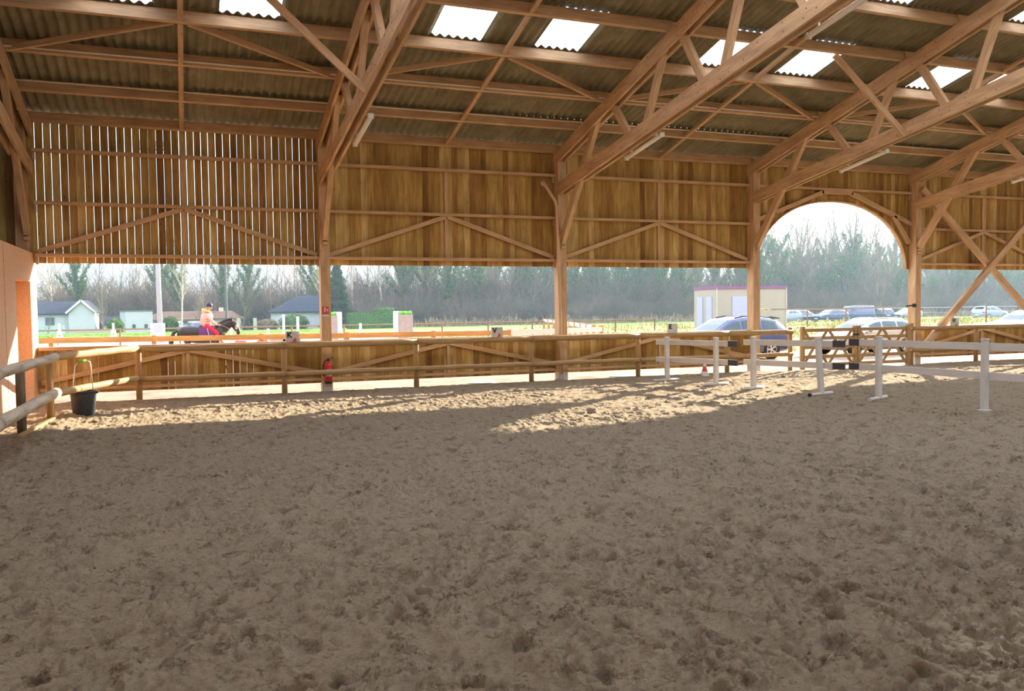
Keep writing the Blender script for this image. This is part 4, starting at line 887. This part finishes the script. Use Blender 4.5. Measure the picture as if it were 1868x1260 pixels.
MB().beam((-1.3, 0, .85), (1.3, 0, .85), 3, 1.7).build('walls', 'beige', t); r = MB(); r.quad([(-1.5, -1.8, 1.6), (1.5, -1.8, 1.6), (1.5, 1.6, 2.6), (-1.5, 1.6, 2.6)]); r.quad([(-1.5, 1.6, 2.58), (1.5, 1.6, 2.58), (1.5, -1.8, 1.58), (-1.5, -1.8, 1.58)]); r.build('roof', 'slate', t)
house('long_house', 'long low white house with reddish brown roof behind the rider', (1.0, 115, -1.1), 10.4, 8, 2.2, 3.1, 'render', 'tile', 0, 2.0, [(-3.5, 1.5, 1.4, .7, 'darkwin'), (-.8, 1.5, 1.4, .7, 'darkwin'), (2.2, 1.1, 2.2, 1.9, 'darkwin')])
t = house('cottage', 'small beige cottage with brown roof and chimney right of the rider', (4.9, 111, -1.1), 4.2, 5, 2.3, 3.1, 'beige', 'tile', 0, 1.0, [(1.6, 1.2, .9, .8, 'darkwin')]); MB().beam((-.1, 0, 2.6), (-.1, 0, 3.5), .55, .55, (1, 0, 0)).build('chimney', 'beige', t)
house('slate_house', 'white bungalow with hipped dark slate roof left of the extinguisher post', (15.7, 112, -1.1), 9.0, 8.0, 3.0, 4.9, 'render', 'slate', 0, 3.0, [(-1.9, 1.15, 2.6, 1.9, 'palewin'), (2.3, 1.4, 1.2, 1.3, 'darkwin')])
def leafmass(name, label, cat, c, dims, n, m, size, seed, group=None, blob=False, kind=None):
    r = np.random.default_rng(seed); P = r.uniform(-1, 1, (n, 3))
    if blob: P = P/np.maximum(np.linalg.norm(P, axis=1, keepdims=True), .3)*r.uniform(.75, 1, (n, 1))
    else:
        ax = r.integers(0, 3, n); sg = np.where(r.random(n) < .5, -1., 1.); P[np.arange(n), ax] = sg*r.uniform(.9, 1.04, n)
    P = P*np.array(dims)/2+np.array([0, 0, dims[2]/2]); d = r.normal(size=(n, 3)); d /= np.linalg.norm(d, axis=1, keepdims=True); e = np.cross(d, r.normal(size=(n, 3))); e /= np.linalg.norm(e, axis=1, keepdims=True)
    s = size*r.uniform(.6, 1.4, (n, 1)); V = np.stack([P-d*s, P-e*s*.5, P+d*s, P+e*s*.5], 1).reshape(-1, 3); Fq = np.arange(4*n).reshape(n, 4)
    o = arrmesh(name, V, Fq, m, None, False); o.location = c
    return o
def hedge(label, c, L, D, H, name='hedge'):
    t = thing(name, label, 'hedge', c); b = MB().beam((-L/2, 0, H/2), (L/2, 0, H/2), D, H).build('inner_mass', 'hedge', t)
    o = leafmass('leaves', '', '', (0, 0, 0), (L*1.02, D*1.05, H*1.05), int(260*L*max(H, 1)), 'ivy', .09, 4); o.parent = t; return t
hedge('long clipped green hedge right of the extinguisher post', (19.6, 96, -.3), 3.8, 1.2, 1.75); hedge('taller clipped green bush at the right end of the long hedge', (22.0, 96.5, -.3), 1.9, 1.5, 2.2)
def bush(label, c, dims, m='ivy', n=1500, name='bush', s=.14):
    t = thing(name, label, 'bush', c); b = MB(); b.ell((0, 0, dims[2]*.48), (dims[0]*.42, dims[1]*.42, dims[2]*.46), 14, 9); b.build('inner_mass', 'hedge' if m == 'ivy' else 'twig_brown', t, True)
    o = leafmass('leaves', '', '', (0, 0, 0), dims, n, m, s, 5, blob=True); o.parent = t; return t
bush('round green bush beside the floodlight mast', (-.95, 99, -.55), (1.8, 1.7, 2.0)); bush('dark green bush in front of the white bungalow', (12.2, 100, -.6), (3.6, 2.4, 2.1)); bush('light green shrub left of the small white outbuilding', (-6.5, 101, -.7), (1.7, 1.5, 2.0), 'meadowblade')
bush('low reddish shrub left of the white bungalow', (9.2, 100, -.6), (2.6, 2., 1.6), 'brush')
# site cabin
c = (28.6, 44, .35); 
def cab(c, rz_):
    t = thing('site_cabin', 'beige portable site cabin with purple roof trim behind the blue car', 'portable cabin', c, rz_); L, D, H = 4.6, 2.6, 2.45
    MB().beam((0, 0, H/2), (L, 0, H/2), D, H).build('walls', 'cabin', t)
    MB().beam((-.04, 0, H+.03), (L+.04, 0, H+.03), D+.08, .17).build('roof_trim', 'magenta', t)
    MB().box((1.75, -D/2-.02, 1.0), (1.45, .05, 1.95)).build('double_door', 'palewin', t)
    for y, w in ((.55, .65), (-.55, .65)): MB().box((-.02, y, 1.1), (.05, w, 1.75)).build('shutter', 'palewin', t)
    for x in (.04, L-.04): MB().beam((x, -D/2-.01, 0), (x, -D/2-.01, H), .09, .04, (1, 0, 0)).build('corner_post', 'white_pvc', t)
    tag(MB().beam((0, 0, -.9), (L, 0, -.9), D, 1.8).build('cabin_footing', 'rough', loc=(0, 0, 0)), 'rough earth pad under the site cabin', 'ground', kind='structure').location = c
    bpy.data.objects['cabin_footing'].rotation_euler = (0, 0, rz_)
cab((28.6, 42.2, .42), -.10)

# ================================================================== cars
def interp(st, x):
    for a, b in zip(st[:-1], st[1:]):
        if b[0] <= x <= a[0]:
            f = (a[0]-x)/(a[0]-b[0]); return [p+(q-p)*f for p, q in zip(a, b)]
    return list(st[0] if x > st[0][0] else st[-1])
def ring(s):
    x, zl, zb, zr, w = s; cab_ = min(1, max(0, (zr-zb)/.45)); wr = w*(.88-.12*cab_)
    h = [(w*.86, zl), (w*.985, zl+.10), (w, zl+(zb-zl)*.45), (w*.985, zb-.06), (w*.955, zb), (wr, zr-.05*max(.3, cab_)), (wr*.84, zr), (wr*.4, zr+.015)]
    return [(x, y, z) for y, z in h]+[(x, -y, z) for y, z in h[::-1]]
PROF = {
 'suv': ([(2.42, .45, .70, .72, .72), (2.34, .28, .86, .90, .86), (1.9, .24, .98, 1.02, .94), (1.18, .24, 1.05, 1.11, .95), (.75, .24, 1.07, 1.36, .95), (.32, .24, 1.08, 1.58, .95), (-.3, .24, 1.10, 1.67, .95), (-1.2, .24, 1.12, 1.65, .95), (-1.85, .26, 1.14, 1.56, .94), (-2.2, .28, 1.12, 1.28, .92), (-2.36, .32, 1.02, 1.06, .90), (-2.44, .45, .80, .84, .86)], 1.68, (1.48, -1.42), .37, [(.78, .02), (-.08, -.98), (-1.06, -1.78)], 1.12, .36, -2.2, -1.86),
 'wagon': ([(2.36, .42, .62, .64, .70), (2.26, .24, .76, .80, .85), (1.7, .20, .88, .92, .90), (1.1, .20, .94, 1.0, .91), (.6, .20, .97, 1.28, .91), (.15, .20, .98, 1.45, .91), (-.4, .20, 1.0, 1.50, .91), (-1.4, .20, 1.02, 1.46, .91), (-1.9, .22, 1.03, 1.34, .90), (-2.25, .26, 1.0, 1.07, .88), (-2.36, .38, .78, .82, .84)], 1.5, (1.42, -1.38), .33, [(.55, -.12), (-.2, -.98), (-1.06, -1.78)], 1.05, .2, -2.22, -1.92),
 'hatch': ([(1.95, .40, .62, .64, .66), (1.88, .24, .78, .82, .80), (1.4, .20, .92, .96, .85), (.95, .20, .97, 1.05, .86), (.45, .20, 1.0, 1.36, .86), (-.1, .20, 1.02, 1.52, .86), (-1.1, .20, 1.04, 1.48, .86), (-1.6, .22, 1.04, 1.32, .85), (-1.86, .26, 1.0, 1.06, .83), (-1.94, .38, .8, .84, .8)], 1.5, (1.2, -1.22), .31, [(.45, -.2), (-.28, -1.0), (-1.08, -1.5)], .9, .4, -1.84, -1.62),
 'van': ([(2.4, .42, .75, .77, .78), (2.32, .26, .95, 1.0, .90), (1.85, .24, 1.12, 1.18, .95), (1.5, .24, 1.18, 1.45, .96), (1.05, .24, 1.2, 1.88, .96), (.4, .24, 1.2, 1.96, .96), (-2.2, .26, 1.2, 1.95, .95), (-2.4, .32, 1.15, 1.9, .93)], 1.95, (1.55, -1.5), .34, [(1.1, .45)], 1.55, 1.1, 0, 0)}
def car(kind, label, paint, loc, heading, cladding=False):
    st, H, ax, wr, wins, ws0, ws1, rg0, rg1 = PROF[kind]; t = thing('car' if kind != 'van' else 'van', label, 'car' if kind != 'van' else 'van', loc, heading)
    mb = MB(); xs_ = []
    for a, b in zip(st[:-1], st[1:]):
        for q in range(3): xs_.append(a[0]+(b[0]-a[0])*q/3)
    xs_.append(st[-1][0]); R = [ring(interp(st, x)) for x in xs_]; n = 16
    for r_ in R: mb.v += r_
    for i in range(len(R)-1):
        for k in range(n): j = (k+1) % n; mb.face((i*n+k, i*n+j, (i+1)*n+j, (i+1)*n+k), [(0, 0)]*4)
    mb.face(list(range(n))[::-1], [(0, 0)]*n); mb.face([(len(R)-1)*n+k for k in range(n)], [(0, 0)]*n)
    mb.build('body', paint, t, True)
    def side(x, f, s, o=.012):
        r_ = ring(interp(st, x)); a, b = Vector(r_[4]), Vector(r_[5]); p = a.lerp(b, f); return Vector((p.x, s*(p.y+o), p.z+o*.3))
    for x0, x1 in wins:
        for s in (-1, 1):
            g = MB(); m_ = 4
            for q in range(m_):
                u0, u1 = x0+(x1-x0)*q/m_, x0+(x1-x0)*(q+1)/m_; g.quad([side(u0, .1, s), side(u1, .1, s), side(u1, .86, s), side(u0, .86, s)][::s])
            w = g.build('side_window', 'glass', t)
    def top(x, yf, o=.014):
        r_ = ring(interp(st, x)); p = Vector(r_[6]); return Vector((p.x+o*.6*(1 if x > 0 else -1), p.y*yf*.98, p.z+o))
    for a, b, nm in ((ws0, ws1, 'windscreen'), (rg1, rg0, 'rear_window')):
        if a == b: continue
        g = MB()
        for q in range(4):
            u0, u1 = a+(b-a)*q/4, a+(b-a)*(q+1)/4; g.quad([top(u0, 1), top(u0, -1), top(u1, -1), top(u1, 1)])
        g.build(nm, 'glass', t)
    hw = st[3][4]
    for x in ax:
        for s in (-1, 1):
            y = s*(hw-.10); wv = thing('wheel', '', '', (x, y, wr)); del wv['label']; del wv['category']; wv.parent = t
            MB().lathe((0, 0, 0), [(wr*.62, -.10), (wr*.93, -.11), (wr, -.07), (wr, .07), (wr*.93, .11), (wr*.62, .10)], 28, 'y').build('tyre', 'tyre', wv, True)
            rm = MB(); rm.lathe((0, 0, 0), [(wr*.66, s*.10), (wr*.60, s*.105), (wr*.58, s*.03)], 28, 'y'); rm.lathe((0, s*.07, 0), [(.001, s*.025), (.06, s*.02), (.06, 0)], 12, 'y')
            for q in range(5):
                for dq in (-.16, .16):
                    a = q*2*math.pi/5; rm.beam((.04*math.cos(a), s*.08, .04*math.sin(a)), (wr*.61*math.cos(a+dq), s*.085, wr*.61*math.sin(a+dq)), .03, .035, (0, 1, 0))
            rm.build('alloy_rim', 'rim', wv, False); MB().lathe((0, 0, 0), [(.001, s*.02), (wr*.6, s*.02)], 20, 'y').build('brake_disc', 'cladding', wv)
            MB().lathe((x, s*(hw-.045), wr+.02), [(.001, s*.03), (wr*1.15, s*.03), (wr*1.15, s*.0)], 26, 'y').build('wheel_arch', 'tyre', t)
    if cladding: 
        for s in (-1, 1): MB().beam((1.0, s*(hw-.0), .40), (-1.0, s*(hw-.0), .40), .05, .22).build('sill_cladding', 'cladding', t)
    zb = interp(st, st[-2][0])[2]
    for s in (-1, 1):
        MB().box((st[-2][0]+.02, s*(hw-.17), zb-.12), (.20, .26, .14)).build('tail_light', 'taillight', t); MB().box((st[1][0]-.04, s*(hw-.26), st[1][2]-.08), (.18, .30, .12)).build('headlight', 'headlight', t)
        MB().ell((.70 if kind != 'van' else 1.35, s*(hw+.08), interp(st, .7)[2]+.04), (.07, .10, .07), 10, 7).build('door_mirror', paint, t, True)
        for x0, x1 in wins: MB().box(((x0+x1)/2-.2, s*(hw-.005), interp(st, (x0+x1)/2)[2]-.16), (.18, .03, .03)).build('door_handle', 'rim', t)
        if kind in ('suv', 'wagon'): MB().tube([(x_, s*.58, interp(st, x_)[3]+.02) for x_ in (.1, -.3, -.8, -1.3, -1.6)], .018, 6).build('roof_rail', 'black' if kind == 'suv' else 'steel', t)
    MB().box((st[0][0]-.03, 0, .5), (.06, 1.1, .20)).build('grille', 'black', t)
    MB().box((st[-1][0]-.01, 0, .62), (.02, .52, .11)).build('number_plate', 'white', t); MB().box((st[0][0]+.02, 0, .42), (.02, .52, .11)).build('number_plate', 'white', t)
    if kind == 'suv': MB().beam((-1.75, 0, 1.64), (-2.12, 0, 1.58), .95*1.3, .03).build('roof_spoiler', 'black', t)
    return t
PI = math.pi
car('suv', 'dark blue sport utility car parked behind the fence left of the arch', 'carblue', (20.15, 28.2, -.245), PI+.06, True)
car('wagon', 'silver estate car parked behind the gate, seen through the arch', 'carsilver', (27.2, 28.3, -.245), PI+.05)
car('van', 'blue panel van parked far off, seen in the middle of the arch', 'carnavy', (81.0, 86, -.3), PI-.1)
car('hatch', 'pale blue small car far off just right of the site cabin', 'carlight', (68.6, 84, -.25), PI+.2); car('hatch', 'navy small car far off, second right of the site cabin', 'carnavy', (72.6, 86, -.25), .2)
car('wagon', 'dark blue estate car far off, left of the blue van', 'carnavy', (74.8, 83.5, -.25), PI+.1); car('hatch', 'dark car far off just right of the blue van', 'carnavy', (87.6, 88, -.25), 1.2); car('hatch', 'silver car far off behind the estate car', 'carsilver', (92.0, 88, -.25), PI)
car('suv', 'pale blue car far off, right of letter H', 'carlight', (95.2, 78, -.25), .08); car('wagon', 'white car half hidden at the right edge', 'carwhite', (42.3, 32.5, -.1), PI)
car('hatch', 'pale small car parked in front of the long low house', 'carwhite', (-.4, 101, -.6), 1.25); car('hatch', 'dark small car beside the pale one at the long low house', 'carnavy', (1.5, 102, -.65), 1.9)
# wire fence at the right
off = (55, 46, .3); t = thing('wire_fence', 'thin wire fence on wooden stakes across the field on the right', 'fence', off)
for q in range(12):
    x = 36+q*3.3; put2(MB().tube([(x, 46, .2), (x, 46, 1.62)], .05, 6), 'stake', 'brownfence', off, t)
for z, r_ in ((1.55, .025), (1.2, .012), (.8, .012)): put2(MB().tube([(36, 46, z), (72.3, 46, z)], r_, 5), 'wire', 'mast', off, t)
# tufts on the bank
def blades(name, label, n, x, y, zf, m, h, seed):
    r = np.random.default_rng(seed); X = r.uniform(*x, n); Y = r.uniform(*y, n); Z = zf(X, Y)-.03; a = r.uniform(0, 6.28, n); w = h*.16*r.uniform(.6, 1.5, n); hh = h*r.uniform(.4, 1.3, n)*(vnoise(X*.8, Y*.8, seed)**1.5*1.6)
    lx, ly = r.normal(0, .25, n)*hh, r.normal(0, .25, n)*hh; c, s = np.cos(a)*w, np.sin(a)*w
    V = np.stack([np.stack([X-c, Y-s, Z], -1), np.stack([X+c, Y+s, Z], -1), np.stack([X+c*.3+lx, Y+s*.3+ly, Z+hh], -1), np.stack([X-c*.3+lx, Y-s*.3+ly, Z+hh], -1)], 1).reshape(-1, 3)
    tag(arrmesh(name, V, np.arange(4*n).reshape(n, 4), m, None, False), label, 'grass', kind='stuff')
blades('grass', 'yellow-green tussock grass on the field bank behind the cars', 26000, (14.6, 75), (31.7, 62), zfield, 'drygrass', .22, 3)
blades('grass', 'dry grass fringe along the woodland foot', 14000, (27, 150), (100, 112), lambda X, Y: 0*X-.25, 'brush', .8, 4)
blades('grass', 'short green grass of the meadow', 24000, (-20, 14), (72.5, 90), lambda X, Y: 0*X-.05, 'meadowblade', .10, 6)

# ================================================================== woodland
def tube3(V, Fs, p, q, r0, r1):
    d = (q-p); a = d.orthogonal().normalized(); b = d.cross(a).normalized(); i = len(V)
    for c, r_ in ((p, r0), (q, r1)):
        for k in range(3):
            t = 2.0944*k; V.append(c+a*(r_*math.cos(t))+b*(r_*math.sin(t)))
    for k in range(3): j = (k+1) % 3; Fs.append((i+k, i+j, i+3+j, i+3+k))
def make_tree(seed, H, spread=.5, dens=1., low=.25, levels=3, forks=1):
    r = random.Random(seed); V, Fs, spine = [], [], []
    def grow(p, d, L, rad, lv):
        n = 3 if lv < 2 else 2; pts = [p]
        for k in range(n):
            d = (d+Vector((r.gauss(0, .10), r.gauss(0, .10), r.gauss(.06, .06)))).normalized(); q = p+d*(L/n); r0 = rad*(1-.75*k/n); r1 = rad*(1-.75*(k+1)/n)
            tube3(V, Fs, p, q, r0, r1); 
            if lv <= 1: spine.append((p.copy(), q.copy(), r0))
            p = q; pts.append(p)
        if lv >= levels: return
        m = int((9 if lv == 1 else 7)*dens)
        for k in range(m):
            f = .2+.8*(k+r.random())/m; i = min(int(f*n), n-1); b = pts[i].lerp(pts[i+1], f*n-i); a = r.uniform(0, 6.28)
            o = Vector((math.cos(a), math.sin(a), 0)); dd = (d*1.0+o*(spread*1.3)+Vector((0, 0, .25))).normalized(); grow(b, dd, L*r.uniform(.28, .5)*(1.1-.5*f), rad*.34*(1.15-.6*f), lv+1)
    for f_ in range(forks):
        p = Vector((r.uniform(-.2, .2), r.uniform(-.2, .2), -.4)); d = Vector((r.gauss(0, .05+.09*(forks-1)), r.gauss(0, .05+.09*(forks-1)), 1)).normalized(); segs = 7; L = H*r.uniform(.85, 1)/segs; R0 = H*.0125*r.uniform(.8, 1.2); pts = [p]; ds = []
        for k in range(segs):
            d = (d+Vector((r.gauss(0, .05), r.gauss(0, .05), .05))).normalized(); q = p+d*L; tube3(V, Fs, p, q, R0*(1-.9*k/segs), R0*(1-.9*(k+1)/segs)); spine.append((p.copy(), q.copy(), R0*(1-.8*k/segs))); p = q; pts.append(p); ds.append(d)
        m = int(17*dens)
        for k in range(m):
            f = low+(1-low)*(k+r.random())/m; i = min(int(f*segs), segs-1); b = pts[i].lerp(pts[i+1], f*segs-i); a = k*2.4+r.uniform(-.4, .4)
            o = Vector((math.cos(a), math.sin(a), 0)); dd = (o*spread*(1.35-.6*f)+Vector((0, 0, .75))).normalized(); grow(b, dd, H*r.uniform(.20, .36)*(1.25-.8*f), R0*.40*(1.1-.75*f), 1)
    return V, Fs, spine
def leaves_on(spine, n, seed, zmax, size=.115, thick=.45, zmin=0):
    r = np.random.default_rng(seed); sp = [s for s in spine if (s[0].z+s[1].z)/2 < zmax and s[0].z >= zmin-1 and s[2] > .02]
    if not sp: return None
    A = np.array([s[0] for s in sp]); B = np.array([s[1] for s in sp]); k = r.integers(0, len(sp), n); f = r.random((n, 1)); P = A[k]*(1-f)+B[k]*f+r.normal(0, thick*.5, (n, 3))*(1.15-np.clip(A[k][:, 2:3]/zmax, 0, 1)*.6)
    d = r.normal(size=(n, 3)); d /= np.linalg.norm(d, axis=1, keepdims=True); e = np.cross(d, r.normal(size=(n, 3))); e /= np.linalg.norm(e, axis=1, keepdims=True); s = size*r.uniform(.5, 1.4, (n, 1))
    return np.stack([P-d*s, P-e*s*.7, P+d*s, P+e*s*.7], 1).reshape(-1, 3)
protos = []
for k, (H, sp, de, low, fk, ivy, iz) in enumerate([(16, .50, 1, .30, 1, 1500, .62), (17, .42, 1.1, .35, 1, 0, 0), (14, .62, 1, .22, 2, 1200, .45), (18, .36, 1., .4, 1, 2600, .8), (13, .7, 1.1, .18, 3, 0, 0), (15, .5, 1, .28, 1, 2000, .7), (17, .55, .9, .3, 2, 900, .5), (12, .6, 1.2, .15, 2, 0, 0)]):
    V, Fs, spine = make_tree(50+k, H, sp, de, low, 3, fk)
    V = np.array([tuple(v) for v in V]); bk = 'bark' if k not in (1, 4) else ('bark_pale' if k == 1 else 'twig_brown')
    root = arrmesh('bare_tree', V, np.array(Fs), bk, None, True)
    if ivy:
        lv = leaves_on(spine, int(ivy*2.1), 80+k, H*iz); o = arrmesh('ivy', lv, np.arange(len(lv)).reshape(-1, 4), 'ivy', root, False)
    protos.append((root, bool(ivy), H))
used = set()
def plant(k, x, y, s, rz_, z=-.35):
    root, ivy, H = protos[k]; o = root if k not in used else copy_tree(root); used.add(k)
    o.location = (x, y, z); o.rotation_euler = (0, 0, rz_); o.scale = (s, s, s); return o
KL = {0: ('ivy-clad bare tree in the woodland, trunk green to over half its height', 'ivy-clad trees of the woodland'), 1: ('slim pale-barked bare tree in the woodland', 'pale slim trees of the woodland'), 2: ('forked bare tree with ivy round its lower trunk in the woodland', 'forked ivy trees of the woodland'),
      3: ('tall tree in the woodland smothered in ivy almost to the top', 'trees smothered in ivy'), 4: ('many-stemmed reddish brown bare tree in the woodland', 'reddish brown bare trees'), 5: ('bushy ivy-covered bare tree in the woodland', 'bushy ivy trees of the woodland'), 6: ('broad forked bare tree in the woodland with a little ivy', 'broad forked bare trees'), 7: ('short twiggy bare tree in the woodland', 'short twiggy bare trees')}
r = random.Random(21); cnt = 0
rows = [(113, 3.2, 0), (118, 3.2, 1), (124, 3.4, 2), (131, 3.6, 3), (139, 3.8, 4)]
for y0, stp, ri in rows:
    x = -34+ri*1.3
    while x < 175:
        yy = y0+r.uniform(-2, 2)+(0 if x > 22 else 12); k = r.choice([0, 3, 5, 2, 6, 0, 5, 3, 4, 7] if x > 28 else [1, 4, 0, 7, 2, 1, 4, 6, 5]); s = r.uniform(.82, 1.1)*(1.0 if x > 28 else .95)
        # the wood dips in the middle of the arch
        if .74 < x/yy < .97: s *= 1.24; k = k if k != 3 else 6
        o = plant(k, x, yy, s, r.uniform(0, 6.28), -.35 if x > 18 else -1.2); tag(o, KL[k][0], 'tree', KL[k][1]); cnt += 1; x += stp*r.uniform(.7, 1.35)*(1 if ri < 2 or x > 30 else 1.9)
# garden trees
def solo(k, x, y, s, rz_, l): tag(plant(k, x, y, s, rz_), l, 'tree')
solo(1, 0.2, 96, .60, 1., 'slender pale-barked tree standing right behind the floodlight mast'); solo(7, -7.7, 101, .52, 2., 'rounded brown twiggy tree between the far-left house and the white outbuilding'); solo(1, 15.2, 98, .62, 4., 'slender pale forked tree in front of the white bungalow')
solo(7, 7.0, 106, .62, .6, 'twiggy olive-brown tree between the cottage and the bungalow'); solo(4, 2.2, 106, .45, 1.6, 'small reddish tree before the long low house'); solo(7, -12.7, 99, .17, 0, 'small umbrella-shaped ornamental tree before the far-left house')
solo(4, 105, 107, 1.42, 2.2, 'tall bare tree with arching branches rising above the others inside the arch')
# conifer beside the extinguisher post
t = thing('conifer', 'dark conical conifer right behind the extinguisher post', 'tree', (17.9, 104, -.8)); MB().tube([(0, 0, 0), (0, 0, 9.4)], [.22, .03], 8).build('trunk', 'bark', t)
q_ = np.random.default_rng(9); n = 5200; z = 9.6*(1-np.sqrt(q_.random(n)))+.4; rad = (10.-z)*.22*(.55+.45*q_.random(n))*(1+.18*np.sin(z*7)); a = q_.uniform(0, 6.28, n); P = np.stack([rad*np.cos(a), rad*np.sin(a), z-rad*.15], -1)
d = np.stack([np.cos(a), np.sin(a), -.35+0*a], -1)+q_.normal(0, .25, (n, 3)); d /= np.linalg.norm(d, axis=1, keepdims=True); e = np.cross(d, q_.normal(size=(n, 3))); e /= np.linalg.norm(e, axis=1, keepdims=True); s = .24*q_.uniform(.6, 1.3, (n, 1))
arrmesh('needles', np.stack([P-d*s, P-e*s*.35, P+d*s, P+e*s*.35], 1).reshape(-1, 3), np.arange(4*n).reshape(n, 4), 'conifer', t, False)
# undergrowth: fans of dry stems
bp = []
for k in range(3):
    r2 = random.Random(300+k); V, Fs = [], []
    for q in range(150):
        p = Vector((r2.gauss(0, .8), r2.gauss(0, .6), 0)); d = Vector((r2.gauss(0, .42), r2.gauss(0, .42), 1)).normalized(); L = r2.uniform(1.6, 4.2)
        m = p+d*L*.5; d2 = (d+Vector((r2.gauss(0, .25), r2.gauss(0, .25), 0))).normalized(); e_ = m+d2*L*.5; tube3(V, Fs, p, m, .028, .02); tube3(V, Fs, m, e_, .02, .006)
        for w in range(5):
            b = m.lerp(e_, r2.random()); tube3(V, Fs, b, b+(d2+Vector((r2.gauss(0, .6), r2.gauss(0, .6), r2.gauss(0, .4)))).normalized()*r2.uniform(.4, 1.), .012, .004)
    bp.append(arrmesh('brushwood', np.array([tuple(v) for v in V]), np.array(Fs), ('twig_brown', 'bark', 'twig_brown')[k], None, True))
first = [True]*3; r = random.Random(77)
for (y0, stp) in ((109.5, 2.0), (116, 2.0), (122, 2.4)):
    x = -30
    while x < 170:
        if x > 24 or y0 > 112:
            k = r.randrange(3); o = bp[k] if first[k] else bp[k].copy(); 
            if not first[k]: COL.objects.link(o)
            first[k] = False; s = r.uniform(.7, 1.25)*(1 if y0 < 112 else 1.7); o.location = (x, y0+r.uniform(-1.5, 1.5)+(0 if x > 24 else 12), -.3 if x > 18 else -1.2); o.scale = (s*1.2, s*1.2, s); o.rotation_euler = (0, 0, r.uniform(0, 6.28))
            tag(o, 'fan of dry brown brushwood stems at the foot of the woodland', 'brushwood', 'brushwood along the woodland foot')
        x += stp*r.uniform(.7, 1.3)

# ================================================================== haze over the fields
hm = bpy.data.materials.new('winter_haze'); hm.use_nodes = True; ht = hm.node_tree; ht.nodes.clear()
vs = ht.nodes.new('ShaderNodeVolumeScatter'); vs.inputs['Color'].default_value = (.55, .78, 1, 1); vs.inputs['Density'].default_value = .0010; vs.inputs['Anisotropy'].default_value = .35
ho = ht.nodes.new('ShaderNodeOutputMaterial'); ht.links.new(vs.outputs[0], ho.inputs['Volume'])
mb = MB(); mb.beam((-120, 130, 14), (330, 130, 14), 160, 29); hz = mb.build('haze', hm); tag(hz, 'thin bluish winter haze hanging over the fields and woodland', 'haze', kind='stuff')
